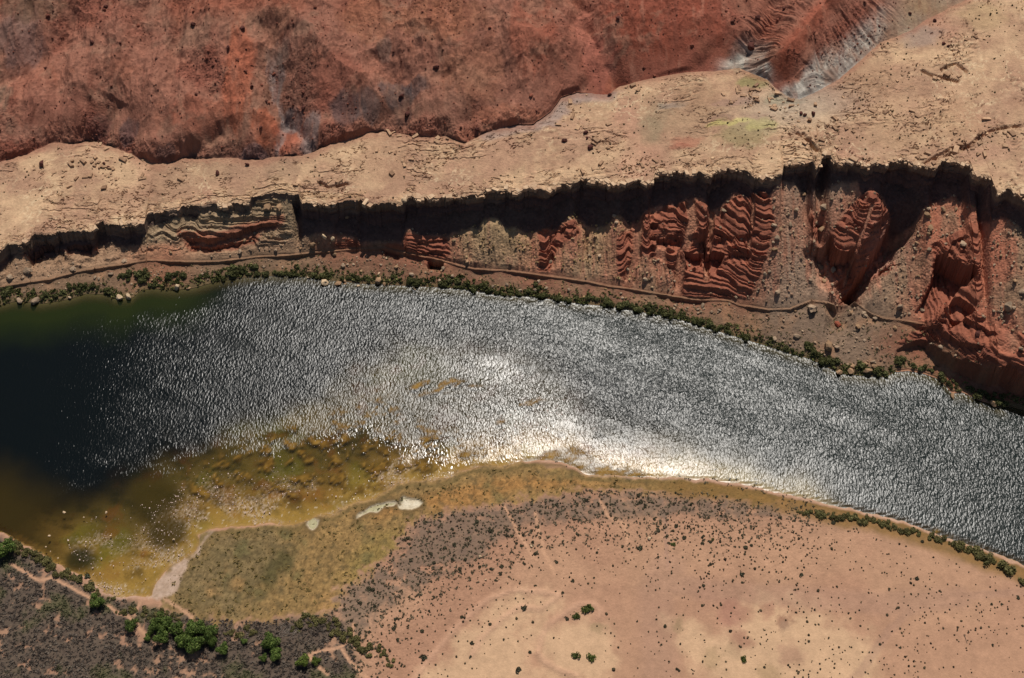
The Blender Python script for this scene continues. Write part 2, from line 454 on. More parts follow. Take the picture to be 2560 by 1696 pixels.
shelf = poly_field([(185,1340),(310,1265),(440,1190),(600,1110),(760,1060),(880,1000),(960,930),(1010,893),(1110,880),(1250,890),(1350,940),(1420,1010),(1450,1060),(1560,1105),(1700,1150),(1850,1188),(1990,1226),(1900,1240),(1700,1215),(1400,1250),(900,1400),(400,1560),(260,1483),(240,1462),(215,1430)], True)
weed = poly_field([(1015,985),(1030,960),(1070,945),(1110,938),(1150,945),(1225,955),(1235,965),(1170,965),(1120,975),(1050,990)], True)
goldbar = poly_field([(1300,1150),(1340,1135),(1380,1120),(1440,1112),(1475,1135),(1500,1160),(1570,1165),(1630,1185),(1600,1200),(1480,1190),(1400,1155)], True)

rows_n = 315
tn = np.linspace(0, 1, rows_n)[:, None]
y0 = 244.0
yn = y0 + (yF[None, :] - y0) * tn
extn = np.array([-900, -300, -50, 90, 160, 205, 230.0])[:, None]
y = np.concatenate([extn + 0 * X[None, :], yn], 0)
x = XX(y.shape[0])
wx = fbm(x, y, 7, 4, 3) * 2.2; wy = fbm(x, y, 7, 4, 9) * 2.2
d = near_land(x + wx * 0.8, y + wy * 0.8)
land = sst(-0.3, 0.6, d)
dF = yF[None, :] - y                                     # distance to the far shore
n_big = fbm(x, y, 90, 3, 21); n_mid = fbm(x, y, 18, 4, 22); n_fine = fbm(x, y, 3.2, 4, 25)
z_land = 0.30 * np.clip(d, 0, 1.6) + 0.012 * np.clip(d, 0, 150) + sst(6, 40, d) * (0.7 * n_big + 0.35 * n_mid) + 0.10 * n_fine * sst(0, 3, d)
sh_s = shelf(x + wx * 2, y + wy * 2)
depth = 0.25 + 0.05 * np.clip(-d, 0, 30) + 3.2 * sst(2, -22, sh_s + 7 * fbm(x, y, 25, 3, 61))
depth = depth * sst(0, 9, dF) + 0.15
depth = np.where(x > 318, 3, depth)
z = np.where(d > 0, z_land, -depth * sst(0, -1.5, d) - 0.02)
mw = marsh(x + wx, y + wy); mwl = marsh(x + wx * 3, y + wy * 3); bb = brush_band(x + wx * 2.4, y + wy * 2.4); bl = brush_left(x + wx, y + wy)
# a shelf edge cut into the marsh and the far-flung tyre-worn ground
for PL in (pool, pool_b, pool_c):
    pm = sst(-0.4, 0.8, PL(x + wx * 0.5, y + wy * 0.5)); z = z - pm * (z + 0.08)
for f_, dd in ((darkmarsh, -0.5),):
    z = z + dd * sst(0, 5, f_(x, y))
arc = [(1180,1640),(1200,1600),(1260,1545),(1300,1520),(1350,1525),(1400,1490),(1340,1480),(1280,1478),(1220,1500),(1150,1560),(1080,1640),(1020,1720)]
arc2 = [(1345,1635),(1352,1600),(1370,1565),(1410,1535),(1450,1512),(1485,1512),(1500,1530),(1495,1545)]
arc3 = [(1345,1635),(1365,1660),(1400,1680),(1440,1690)]
tracks = [[(1645,1190),(1655,1260),(1665,1310),(1668,1420)],[(1668,1420),(1640,1480),(1640,1560),(1650,1640),(1640,1800)],[(2560,1480),(2420,1490),(2330,1505),(2270,1530),(2220,1580),(2180,1640),(2120,1720)],[(1668,1460),(1800,1480),(1950,1490),(2100,1500),(2200,1510),(2400,1495)]]
foot_tracks = [[(25,1408),(60,1428),(90,1448),(110,1450),(128,1440),(160,1458),(200,1480),(225,1495)],[(270,1512),(290,1528),(320,1542),(345,1560)],[(345,1560),(352,1575),(370,1590)],[(820,1690),(770,1640),(800,1628),(850,1620),(880,1595),(885,1560)],[(855,1625),(880,1660),(920,1700),(960,1730)],[(410,1495),(450,1520),(480,1545)],[(335,1540),(345,1520),(350,1505)],[(1260,1262),(1300,1340),(1340,1400)],[(1340,1280),(1345,1320),(1360,1380),(1390,1440)],[(1500,1250),(1520,1290),(1560,1310),(1570,1370)]]
tr_w = {}
m_arc = np.zeros_like(x)
for pl in (arc, arc2, arc3):
    dl = line_field(pl, True)(x + wx * .3, y + wy * .3)
    z = z + 0.55 * np.exp(-(dl / 1.6) ** 2) * (d > 0); m_arc = np.maximum(m_arc, np.exp(-(dl / 1.8) ** 2))
m_track = np.zeros_like(x)
for i, pl in enumerate(tracks):
    wd = (1.2, 9.0, 2.2, 6.0)[i]
    dl = line_field(pl, True)(x + wx * .4, y + wy * .4)
    m_track = np.maximum(m_track, sst(wd * 1.4, wd * 0.5, dl) * (1, .55, .6, .6)[i])
    if i in (0, 2): z = z - 0.12 * sst(wd, 0, dl)
m_foot = np.zeros_like(x)
for pl in foot_tracks:
    dl = line_field(pl, True)(x + wx * .35, y + wy * .35)
    m_foot = np.maximum(m_foot, sst(1.3, 0.4, dl))
# brush relief: low woody cover reads as bumps
brm = np.clip(np.maximum(sst(-3, 3, bb) * 0.8, sst(-2, 4, bl)), 0, 1)
gap = fbm(x, y, 9, 5, 71, 0.62) + 0.35 * fbm(x, y, 40, 2, 72)
gap_l = sst(0.28, 0.42, gap + 0.10 * sst(0, 30, bl) * 0 + 0.12 * sst(-60, -240, x) * sst(330, 280, y))
cover = brm * (1 - gap_l) * (1 - m_foot)
cover = np.where(bb > bl, cover * sst(-0.55, 0.15, fbm(x, y, 5, 4, 75, 0.6) + 0.03 * bb), cover)
bump = 0.5 + 0.5 * fbm(x, y, 1.9, 3, 77, 0.7)
z = z + cover * bump * 0.7 * (d > 0.5)

# colours of the flats
pink = srgb(180,136,109); sand = srgb(190,148,117); palec = srgb(214,176,138); dust = srgb(172,134,112)
col = np.broadcast_to(pink, x.shape + (3,)).copy()
t_red = sst(-60, -3, bb + 12 * n_mid)      # redder, stonier ground next to the brush band
col = blend(col, srgb(174,131,104), t_red * 0.8)
col = blend(col, sand, sst(0.0, 0.5, fbm(x, y, 60, 4, 81) + 0.25) * sst(420, 300, y) * 0.75)
low = sst(330, 250, y)
col = blend(col, sand, low * sst(-60, 60, x) * 0.6)
for f_ in (pale, pale2, pale3):
    s_ = f_(x + wx * 2.0, y + wy * 2.0)
    col = blend(col, palec, sst(-7, 7, s_ + 14 * fbm(x, y, 16, 5, 83, .6)) * 0.8)
col = blend(col, dust, m_track * 0.75)
col = blend(col, srgb(205,160,130), m_arc * 0.6)
for (cx, cy, r, c, k) in [(1855,1600,30,(150,100,84),.8),(1830,1540,40,(165,115,98),.7),(1320+600,1530,24,(160,104,88),.6),(1960,1555,22,(120,72,60),.8),(1775,1650,26,(168,140,104),.7),(1965,1565,16,(165,135,110),.7),(1975,1640,33,(168,126,104),.75),(1700,1556,14,(160,132,100),.8),(1695,1570,14,(160,132,100),.7),(1497,1570,17,(165,138,104),.85),(1830,1630,24,(175,145,112),.6),(1770,1500,30,(180,135,112),.4),(1925,1690,30,(150,124,90),.7)]:
    ux, uy = unproject(cx, cy, 1.0); r_ = r * 0.21
    q = np.hypot((x - ux) , (y - uy)) + fbm(x, y, 9, 5, 85, .65) * 6
    col = blend(col, srgb(*c), sst(r_ * 1.2, r_ * 0.4, q) * k * .75)
col = col * (1 + 0.12 * n_mid + 0.10 * n_fine + .14 * fbm(x, y, 7, 4, 86, .65))[..., None]
col = blend(col, srgb(158,122,98), sst(-2, 4, bl) * .6)
# brush
bc = lerp(srgb(74,64,58), srgb(104,92,78), np.clip(0.5 + 0.9 * fbm(x, y, 4, 4, 87, 0.7), 0, 1)[..., None])
bc = blend(bc, srgb(86,88,56), sst(0.1, 0.5, fbm(x, y, 20, 4, 89)) * 0.7)
bc2 = lerp(srgb(100,88,78), srgb(128,110,92), np.clip(0.5 + 0.9 * n_fine, 0, 1)[..., None])
col = blend(col, np.where((bl > bb)[..., None], bc, bc2), cover * 0.92)
# marsh
mc = lerp(srgb(138,111,70), srgb(162,128,80), np.clip(0.5 + 0.8 * n_mid, 0, 1)[..., None])
mc = blend(mc, srgb(172,124,72), sst(-3, 5, ochre(x + wx * 2, y + wy * 2)) * 0.8)
mc = blend(mc, srgb(152,128,72), sst(-6, 6, yellow(x + wx * 3, y + wy * 3)) * 0.7)
ol = sst(-9, 9, olive(x + wx * 4, y + wy * 4) + 12 * n_mid)
mc = blend(mc, lerp(srgb(104,92,62), srgb(134,114,80), np.clip(0.5 + n_mid + .5 * n_fine, 0, 1)[..., None]), ol * 0.8)
mc = blend(mc, srgb(82,76,44), sst(-2, 4, darkmarsh(x + wx * 2, y + wy * 2)) * 0.8)
mc = blend(mc, srgb(105,98,62), sst(0.15, 0.5, fbm(x, y, 16, 4, 93)) * 0.7)
mc = blend(mc, srgb(176,134,84), sst(0.35, 0.6, fbm(x, y, 26, 4, 94)) * 0.5)
mc = mc * (1 + 0.9 * fbm(x, y, 2.6, 4, 95, 0.75))[..., None]
rl = np.abs(fbm(x, y, 9, 3, 96, 0.6)); mc = blend(mc, srgb(84,70,44), sst(0.05, 0.0, rl) * 0.6)
mc = blend(mc, srgb(92,80,54), sst(0.05, 0.4, fbm(x, y, 5.5, 4, 99, .65)) * .6)   # runnels
mm = np.where(d < 8, sst(-0.8, 0.8, mw), sst(-3, 3, mwl + 6 * n_fine))
col = blend(col, mc, mm)
z = z + mm * (d > 1) * (0.10 * fbm(x, y, 1.8, 3, 97, 0.7) + 0.25 * ol * np.clip(fbm(x, y, 2.6, 3, 98), 0, 1))
# strand: pale stony margin, dark-grass edge
edge = np.exp(-((d - 0.6) / (0.5 + 0.9 * np.clip(0.4 + fbm(x, y, 14, 3, 82), 0, 1))) ** 2) * (0.5 + .5 * sst(-.2, .3, fbm(x, y, 10, 3, 84))) * sst(200, -10, x * 0 + (x < 318) * 0)
col = blend(col, srgb(200,170,150), edge * 0.5 * np.interp(x, [-225, -200, -185, -170, 0, 20], [.3, 1, 1, .12, .12, 1]))
edge2 = np.exp(-((d - 3.0) / 1.1) ** 2) * sst(-170, -150, x)
col = blend(col, srgb(112,94,58), edge2 * 0.7)
grassb = sst(1.5, 3, d) * sst(14, 8, d + 2 * n_mid) * sst(60, 90, x)
col = blend(col, lerp(srgb(150,112,62), srgb(122,96,56), np.clip(.5 + fbm(x, y, 5, 4, 78, .65), 0, 1)[..., None]), grassb * 0.85)
col = blend(col, lerp(srgb(170,142,118), srgb(206,178,156), np.clip(.5 + fbm(x, y, 3, 4, 79, .7), 0, 1)[..., None]), sst(-0.8, 1.2, spit(x + wx * 1.0, y + wy * 1.0) - 1.2 * sst(.1, .4, fbm(x, y, 8, 3, 80))))
for PL in (pool, pool_b, pool_c):
    pf = PL(x + wx * .5, y + wy * .5)
    col = blend(col, srgb(112,90,58), sst(-3.5, -.4, pf) * .7)
    col = blend(col, lerp(srgb(196,176,142), srgb(232,218,190), np.clip(.6 + fbm(x, y, 3.5, 4, 76, .7) + .12 * pf, 0, 1)[..., None]), sst(-0.6, 0.9, pf))
for pl in foot_tracks:
    pass
col = blend(col, srgb(206,160,126), m_foot * 0.8 * (d > 1))
# bed under water: golden algae, pale stones
wat = sst(0.3, -0.3, d)
bed = lerp(srgb(142,102,46), srgb(184,142,76), np.clip(0.5 + 0.9 * fbm(x, y, 22, 4, 101), 0, 1)[..., None])
bed = blend(bed, srgb(88,64,26), sst(-0.08, 0.35, fbm(x * .8 + y * .3, y, 10, 5, 108, .65)) * 0.85)
bed = blend(bed, srgb(98,88,36), sst(-10, -34, d) * .6)
bed = blend(bed, srgb(128,120,40), sst(0.05, 0.4, fbm(x, y, 34, 3, 103)) * 0.6)
bed = blend(bed, srgb(150,92,40), sst(0.1, 0.4, fbm(x, y, 15, 4, 104)) * 0.6)
stm = fbm(x * 0.75 + y * 0.5, y, 26, 3, 105) + 0.55 * fbm(x, y, 7, 4, 106, 0.65)
st = sst(0.0, 0.45, stm + 0.10) * sst(-0.15, 0.35, fbm(x, y, 1.5, 3, 107, .7) + 0.05)
stz = sst(-8, 3, sh_s) * sst(-42, -6, d)
bed = blend(bed, srgb(196,156,84), sst(-16, -1, d) * .55)
bed = blend(bed, srgb(176,158,134), sst(60, 110, x) * .8)
bed = blend(bed, srgb(222,192,176), st * stz * 0.9)
bed = blend(bed, srgb(232,206,190), sst(0.62, 0.8, fbm(x, y, 1.5, 2, 109) * 1.5) * stz * 0.8)
bed = blend(bed, srgb(196,150,112), sst(-2.5, 0, d) * 0.5)
bed = blend(bed, srgb(120,104,70), sst(10, 0, dF))
col = blend(col, bed, wat)
col = blend(col, srgb(226,196,168), wat * sst(6, 0, np.hypot(x + 0 - unproject(1640,1180,0)[0], (y - unproject(1640,1180,0)[1]) * 1.0) - 30) * 0)
rocky = 0.25 * t_red * (1 - cover) + 0.1
NEAR = (x, y, z)
strip('river_flats', x, y, z, col, rocky, M_FLAT, 'pink sandy river flat with tawny marsh grass and dark brush, running under the water as the river bed')

# ================================================================== FAR BANK: bank, trail bench, talus and buttresses
def polys(list_):
    return [poly_field(p) for p in list_]
BUTT = [[(1540,600),(1560,583),(1612,535),(1665,515),(1700,510),(1735,500),(1770,520),(1790,545),(1812,512),(1847,488),(1925,492),(1938,560),(1918,640),(1895,700),(1872,745),(1700,742),(1688,690),(1655,650),(1600,640),(1570,700),(1545,690)],
        [(2085,570),(2140,500),(2178,474),(2226,530),(2205,592),(2168,648),(2120,700),(2095,705),(2082,640)],
        [(2330,610),(2400,580),(2450,555),(2485,560),(2475,650),(2462,720),(2440,770),(2465,808),(2560,835),(2640,880),(2640,970),(2500,920),(2400,888),(2330,850),(2232,866),(2290,822),(2318,790),(2300,745),(2330,700)],
        [(2020,540),(2060,560),(2045,605),(2022,595)],
        [(1340,578),(1395,578),(1445,557),(1430,600),(1392,625),(1375,680),(1345,680),(1350,620)],
        [(855,598),(895,600),(908,625),(850,625),(830,612)],
        [(1008,585),(1122,598),(1125,645),(1060,650),(1003,625)]]
CHUTES = [([(1725,505),(1732,560),(1705,640),(1690,745)], 2.6), ([(1780,540),(1772,600),(1765,700)], 1.6), ([(1595,560),(1590,640),(1570,715)], 2.6),
          ([(1885,500),(1880,560),(1868,650)], 1.0), ([(2490,560),(2495,700),(2500,800),(2520,860)], 5.5), ([(1655,600),(1650,660),(1655,735)], 3.0),
          ([(2180,520),(2150,600),(2120,680)], 0.9)]
RB = polys(BUTT)
bank_clamp = poly_field([(2238,872),(2262,866),(2300,850),(2322,850),(2340,868),(2380,886),(2430,905),(2490,925),(2508,915),(2520,905),(2545,925),(2620,960),(2800,1040),(2700,1200),(2300,1000),(2230,940)])
SCARPS = [  # polyline, height, fall-back distance
    ([(2337,640),(2362,638),(2385,652),(2402,668),(2440,672),(2450,690)], 17, 26),
    ([(2368,757),(2400,748),(2430,765),(2440,780)], 8, 14),
    ([(2081,590),(2090,632),(2112,636),(2138,626)], 13, 17),
    ([(2107,727),(2138,688),(2168,645),(2200,595),(2232,538)], 17, 15),
    ([(2350,795),(2410,800),(2470,830),(2500,840)], 3, 7),
    ([(2300,818),(2345,815),(2360,840),(2410,862),(2470,875)], 3, 6),
    ([(455,588),(480,592),(520,600),(560,592),(620,572),(660,560),(700,553)], 4, 7),
    ([(470,602),(520,612),(560,606),(610,600),(640,588)], 3, 5),
    ([(62,632),(100,628),(140,618)], 5, 6), ([(165,620),(200,615),(232,618)], 3.5, 5),
    ([(1068,652),(1090,650),(1112,656)], 7, 7), ([(962,627),(1000,632)], 3, 4),
    ([(1766,578),(1768,628),(1800,634),(1814,640)], 8, 11), ([(1712,633),(1735,628),(1758,622)], 7, 9),
    ([(1820,636),(1850,640),(1880,632)], 3, 5), ([(1655,600),(1690,605),(1700,590)], 3, 5),
    ([(1790,600),(1830,596),(1870,590),(1905,588)], 2.0, 4), ([(1620,560),(1660,562),(1695,556)], 1.6, 3),
    ([(1620,592),(1660,600),(1698,590)], 2.2, 4), ([(1385,578),(1400,577),(1440,578)], 2, 4),
    ([(1040,616),(1080,608),(1122,602)], 1.5, 4), ([(1050,635),(1085,632),(1118,628)], 1.2, 3),
    ([(2200,648),(2215,640),(2230,650),(2220,665)], 4, 6), ([(2350,690),(2380,610),(2420,590)], 2, 5)]
GULLIES = [([(2300,500),(2262,545),(2225,590),(2180,645),(2140,695),(2110,732),(2104,770),(2098,820),(2085,880)], 9, 8, True),
           ([(1700,560),(1700,640),(1690,740)], 3, 4, False), ([(1575,575),(1570,640),(1560,715)], 2, 4, False),
           ([(1470,577),(1460,640),(1450,700)], 2.2, 4, False), ([(1375,580),(1380,640),(1385,690)], 2.5, 4, False),
           ([(1330,588),(1325,640),(1330,680)], 1.5, 4, False), ([(1770,540),(1768,640),(1772,700)], 4, 3.5, False),
           ([(2015,500),(2040,560),(2060,620),(2080,700)], 3, 6, False), ([(1185,580),(1175,640),(1170,668)], 2, 4, False)]

rows_t = 200
s = np.linspace(0, 1, rows_t)[:, None]
y = yF[None, :] + (yB[None, :] - yF[None, :]) * s
x = XX(rows_t)
f = lambda a: np.broadcast_to(a, x.shape)
F_, T_, L_, B_ = f(yF), f(yT), f(yL), f(yB)
Tz, Lz, Bz = f(zT), f(zL), f(zB)
z = ground_base(x, y)
PXt, PYt = project(x, y, z)
up = np.clip((y - T_) / np.maximum(L_ - T_, 1), 0, 1)
wx = fbm(x, y, 6, 4, 203) * 1.8; wy = fbm(x, y, 6, 4, 209) * 1.8
talus = sst(0.02, 0.15, up)
band0 = lambda a, b, c, d_: sst(a, b, PXt) * sst(d_, c, PXt)
rock0 = np.zeros_like(x); rnear = np.full_like(x, -99.0)
for f_ in RB:
    sd = f_(x + wx * .8, y + wy * .8)
    rock0 = np.maximum(rock0, sst(-0.8, 1.0, sd)); rnear = np.maximum(rnear, sd)
soft_ = 1 - 0.8 * rock0
z = z + soft_ * talus * (1.1 * fbm(x, y, 16, 3, 211) + 0.35 * fbm(x, y, 4, 3, 212)) * np.clip((B_ - y) / 4, 0, 1)
z = z + soft_ * talus * fbm(x * 2.2, y * 0.35, 9, 3, 213, ridged=True) * (0.9 + 1.1 * sst(-60, -30, x) * sst(100, 80, x)) * sst(-20, 40, x + 60) * sst(1.0, 0.8, up)
for (pl, h, w_, sharp) in GULLIES:
    dl, tt, _ = line_dist(x + wx, y + wy, pl)
    z = z - h * (np.clip(1 - dl / w_, 0, 1) ** (0.8 if sharp else 1.3)) * sst(0, 0.15, tt) * sst(1.0, 0.7, tt)
rock = np.zeros_like(x)
for i, f_ in enumerate(RB):
    sd = f_(x + wx * .8, y + wy * .8)
    rock = np.maximum(rock, sst(-0.8, 1.0, sd))
    z = z + (1.4, 3.0, 1.4, 1.2, 1.0, 1.0, 1.0)[i] * sst(-0.5, 6.0, sd)
for pl, wd in CHUTES:
    dl, tt, _ = line_dist(x + wx * .9, y + wy * .9, pl)
    e = sst(wd * 1.3, wd * .7, dl)
    rock = rock * (1 - e); z = z - 1.6 * e
for (pl, h, D) in SCARPS:
    dl, tt, sd = line_dist(x + wx * .8, y + wy * .8, pl)
    m = np.where(sd > 0, 1, 0)
    z = z - h * m * np.clip(1 - dl / D, 0, 1) ** 0.8 * sst(0, 0.10, tt) * sst(1.0, 0.9, tt)
    rock = np.maximum(rock, sst(4, 1, dl) * (h > 1.8) * 0.8)
# beds of hard and soft rock: terraces
z = z + rock * 0.7 * fbm(x * 1.1, y * .25, 13, 3, 220, .5)
zz = z + 0.5 * fbm(x, y, 40, 2, 221)
stp = 2.3
lzm = band0(-40, 20, 745, 765) * sst(.12, .3, np.clip((y - T_) / np.maximum(L_ - T_, 1), 0, 2)) * sst(-.25, .1, fbm(x, y, 22, 3, 258))
for stp, am, sd_ in ((5.0, 0.62, 222), (1.9, 0.85, 226)):
    q = zz / stp + 1.7 * fbm(x * 0.012, zz * 0.13, 1, 3, sd_) + .25 * fbm(x, y, 17, 3, sd_ + 5)
    fr = q - np.floor(q)
    terr = (np.floor(q) + sst(0.40, 0.60, fr)) * stp - q * stp
    wob = 0.35 + 0.7 * np.clip(0.6 + 1.4 * fbm(x, y, 11, 3, sd_ + 1), 0, 1.1)
    z = z + np.maximum(rock, .8 * lzm) * terr * am * wob
z = z + rock * (0.9 * fbm(x * 1.2, y * .12, 9, 3, 228, 0.5, ridged=True) + 0.22 * fbm(x, y, 2.4, 3, 227, 0.7))
cl = bank_clamp(x + wx, y + wy)
zlow = 0.3 + 0.22 * np.clip(y - F_, 0, 40)
z = np.where(cl > 0, np.minimum(z, lerp(z, zlow, sst(0, 1.0, cl))), z)
rock = rock * (1 - sst(0, 1, cl) * 0.7)
# trail bench with a built-up outer edge
PX0, _ = project(X, yT, zT)
tmask = np.interp(PX0, [-300, 2085, 2098, 2128, 2138, 2305, 2320], [1, 1, 0, 0, 1, 1, 0])
tm_ = f(tmask)
wiggle = f(gsm(fbm(X, X * 0, 12, 2, 230), 2)) * 0.5
dt_ = y - (T_ + wiggle)
tw = 0.42 + 0.42 * np.clip(0.5 + fbm(x, x * 0, 9, 4, 231, .65), 0, 1.2)
onb = sst(-0.2, 0.2, dt_ + 1.2 * tw) * sst(1.3 * tw, 0.6 * tw, dt_)
z = lerp(z, Tz + 0.25, onb * tm_)
wallh = np.clip(0.25 + 1.6 * sst(-0.25, 0.35, fbm(x, x * 0, 22, 3, 233)), 0, 2)
z = z - tm_ * wallh * sst(-0.8, -1.1, dt_) * sst(-7, -2, dt_) * np.clip(z / 2.0, 0, 1)
z = z + (1 - onb * tm_) * (1 - rock * .7) * (0.28 * fbm(x, y, 2.1, 3, 236, 0.7)) * sst(0, 1.5, y - F_)
z = np.where(s < 0.001, -0.6, z)
z = np.where((s > 0.001) & (s < 0.02), np.minimum(z, 0.15), z)
# colour
brown = srgb(120,95,74)
col = np.broadcast_to(brown, x.shape + (3,)).copy()
tn_ = np.clip(0.5 + 0.9 * fbm(x, y, 10, 4, 241), 0, 1)
def band(a, b, c, d_): return sst(a, b, PXt) * sst(d_, c, PXt)
col = blend(col, srgb(130,108,80), band(1080, 1140, 1560, 1660) * up * 1.0)
col = blend(col, srgb(114,102,78), band(380, 440, 720, 765) * sst(0.1, 0.6, up + .3 * fbm(x, y, 9, 3, 257)) * (PYt < 600) * 0.45)
col = blend(col, srgb(116,108,84), band(345, 362, 395, 420) * 0.35 * talus)
col = blend(col, srgb(124,102,84), band(1860, 1950, 2120, 2300))
streak = sst(-0.02, 0.38, fbm(x * 2.6, y * 0.25, 10, 4, 243) + 0.25 * fbm(x, y, 9, 3, 245))
col = blend(col, srgb(128,90,72), streak * sst(-60, 20, x) * 0.85 * talus)
col = blend(col, srgb(126,84,66), sst(0.15, -0.1, up + 0.2 * fbm(x, y, 8, 3, 246)) * sst(-140, -60, x) * sst(95, 40, x) * 0.8)
col = blend(col, srgb(140,84,62), np.exp(-((PXt - 400) / 70) ** 2) * sst(600, 620, PYt) * 0.5)
redc = lerp(srgb(148,90,68), srgb(116,68,54), np.clip(0.5 + 0.9 * fbm(x * .15, zz, 1.6, 3, 247), 0, 1)[..., None])
col = blend(col, srgb(136,88,68), sst(-16, 0, rnear + 6 * fbm(x * 2, y * .4, 12, 4, 244)) * .65)
col = blend(col, redc, rock * 0.95)
col = blend(col, srgb(138,84,64), band(2260, 2320, 2800, 2900) * sst(0.1, 0.4, fbm(x, y, 20, 3, 248) + .3) * 0.7)
col = blend(col, srgb(150,112,98), np.exp(-((PXt - 2215) / 45) ** 2 - ((PYt - 600) / 50) ** 2) * 0.6)
ob = sst(0.2, 0, up) * (y < T_)
col = blend(col, srgb(150,112,84), sst(0, 0.5, fbm(x, y, 14, 4, 249)) * ob * 0.7)
col = blend(col, srgb(96,84,56), sst(5, 1.5, y - F_) * 0.7)
col = blend(col, srgb(142,108,82), onb * tm_ * (0.25 + .5 * np.clip(.5 + fbm(x, y, 7, 3, 232), 0, 1)))
col = blend(col, srgb(160,116,90), sst(1.0, 0, cl * 0) * np.exp(-((y - F_ - 1.2) / 1.0) ** 2) * np.clip(band(2238, 2245, 2330, 2350) + band(2366, 2375, 2480, 2492), 0, 1))
col = col * (1 + 0.34 * fbm(x, y, 2.6, 4, 251, 0.7) + 0.12 * fbm(x, y, 30, 2, 252))[..., None]
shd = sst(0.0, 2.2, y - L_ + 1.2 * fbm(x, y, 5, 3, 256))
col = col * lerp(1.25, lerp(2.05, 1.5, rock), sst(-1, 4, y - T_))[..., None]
shade_wallc = lerp(srgb(104,82,76), srgb(74,58,56), np.clip(0.5 + 0.7 * fbm(x * 0.15, z, 2.5, 4, 308, 0.6), 0, 1)[..., None])
col = blend(col, shade_wallc, shd * 0.92)  # shade painted in: talus above the rim's shadow edge darkened with cliff rock colours
col = np.clip(col, 0, 0.6)
rocky = (1 - rock) * talus * 0.95 * (1 - onb * tm_) + 0.35 * ob
rocky = rocky * (0.55 + 0.45 * sst(-0.2, 0.3, fbm(x, y, 12, 3, 253)))
FARB = (x, y, z)
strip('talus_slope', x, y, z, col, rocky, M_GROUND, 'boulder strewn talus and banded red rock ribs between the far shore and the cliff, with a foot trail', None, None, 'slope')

# ================================================================== CLIFF
rows_c = 52
v = np.linspace(0, 1, rows_c)[:, None]
x = XX(rows_c)
zb = f = lambda a: np.broadcast_to(a, x.shape)
zb = z[-1][None, :] * 0 + FARB[2][-1][None, :]
z = zb + (zR[None, :] - zb) * v
y0_, y1_ = yB[None, :], yR[None, :]
env = np.sin(np.pi * np.clip(v, 0, 1)) ** 0.6
thick = (zR[None, :] - z)
y = y0_ + (y1_ - y0_) * v + env * (1.6 * sst(5, 9, thick) * sst(0.1, .5, v) + 0.9 * fbm(x, z * 1.6, 11, 4, 301, 0.6) + 0.6 * np.round(1.6 * fbm(x * 0.25, z, 3.5, 2, 303)))
nx_ = env * 0.5 * fbm(x, z, 5, 3, 305)
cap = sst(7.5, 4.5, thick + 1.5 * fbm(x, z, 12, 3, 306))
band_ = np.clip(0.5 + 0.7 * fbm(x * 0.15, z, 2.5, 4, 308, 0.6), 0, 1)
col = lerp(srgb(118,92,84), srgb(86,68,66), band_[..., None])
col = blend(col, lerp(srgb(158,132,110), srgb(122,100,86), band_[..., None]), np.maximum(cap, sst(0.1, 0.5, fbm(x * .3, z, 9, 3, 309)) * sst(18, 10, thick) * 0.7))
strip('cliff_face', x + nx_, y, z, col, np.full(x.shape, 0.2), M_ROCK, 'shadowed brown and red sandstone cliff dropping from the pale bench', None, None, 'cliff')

# ================================================================== BENCH (pale sandstone plateau)
patchY = [  # coloured ground on the bench: centre, radii, rgb, strength
    (1720,300,110,45,(176,142,112),.7),(1860,335,75,34,(160,142,102),.75),(1830,306,60,8,(208,194,118),.75),(1905,312,30,18,(198,184,114),.65),
    (1620,320,35,40,(158,138,108),.5),(1640,290,40,45,(158,138,110),.4),(1690,265,50,10,(150,140,130),.5),(1725,355,40,14,(176,116,92),.65),(1705,368,24,9,(172,104,84),.5),
    (1740,240,60,40,(172,136,106),.6),(1500,235,60,10,(168,144,132),.8),(1460,240,40,14,(168,144,134),.8),(1390,280,30,24,(170,146,134),.8),(1340,310,70,8,(170,146,134),.8),
    (1450,330,50,40,(200,160,130),.4),(1240,380,60,60,(192,148,120),.5),(960,400,60,60,(186,146,116),.6),(1110,300,10,8,(190,150,120),.1),
    (420,460,80,50,(176,138,110),.7),(300,500,70,40,(186,146,116),.5),(80,360,60,22,(170,124,104),.7),(560,420,60,22,(176,140,112),.6),(700,420,50,26,(160,128,104),.5),
    (2180,200,90,60,(180,142,112),.7),(2250,330,90,40,(196,160,124),.4),(1900,200,60,18,(150,140,92),.8),(1840,160,40,16,(196,188,150),.8),(1960,250,50,16,(150,146,110),.6),
    (1830,255,60,10,(168,130,112),.6),(2300,90,60,30,(168,144,128),.7),(2460,40,60,40,(190,160,118),.5),(2400,300,60,60,(198,160,122),.4),(2480,380,70,20,(196,152,124),.6),
    (820,490,100,10,(206,166,124),.4),(1800,300,30,9,(156,120,100),.6)]
rows_p = 165
s = np.linspace(0, 1, rows_p)[:, None]
y = yR[None, :] + (yH[None, :] - yR[None, :]) * s
x = XX(rows_p)
z = ground_base(x, y)
inn = sst(0, 0.06, s) * sst(1, 0.9, s)
wx = fbm(x, y, 14, 4, 403) * 4; wy = fbm(x, y, 14, 4, 409) * 4
z = z + sst(0, 12, y - yR[None, :]) * sst(0, 12, yH[None, :] - y) * 1.6 * fbm(x, y, 50, 3, 411)
lz1 = fbm(x * .5 + wx * .5, y * 1.5 + wy * .5, 30, 6, 413, 0.6) * 3.4
ledgy = sst(-0.02, 0.34, fbm(x, y, 30, 4, 415) + 0.42 * sst(12, 2, y - yR[None, :]) + 0.08 * sst(20, 120, x))
q = lz1 * 1.1 + 0.55 * (y - yR[None, :]) * 0.12
fr = q - np.floor(q)
led = (np.floor(q) + sst(0.0, 0.16, fr)) - q
z = z + led * 0.75 * ledgy * sst(0, 1.0, y - yR[None, :]) * sst(0, 3, yH[None, :] - y)
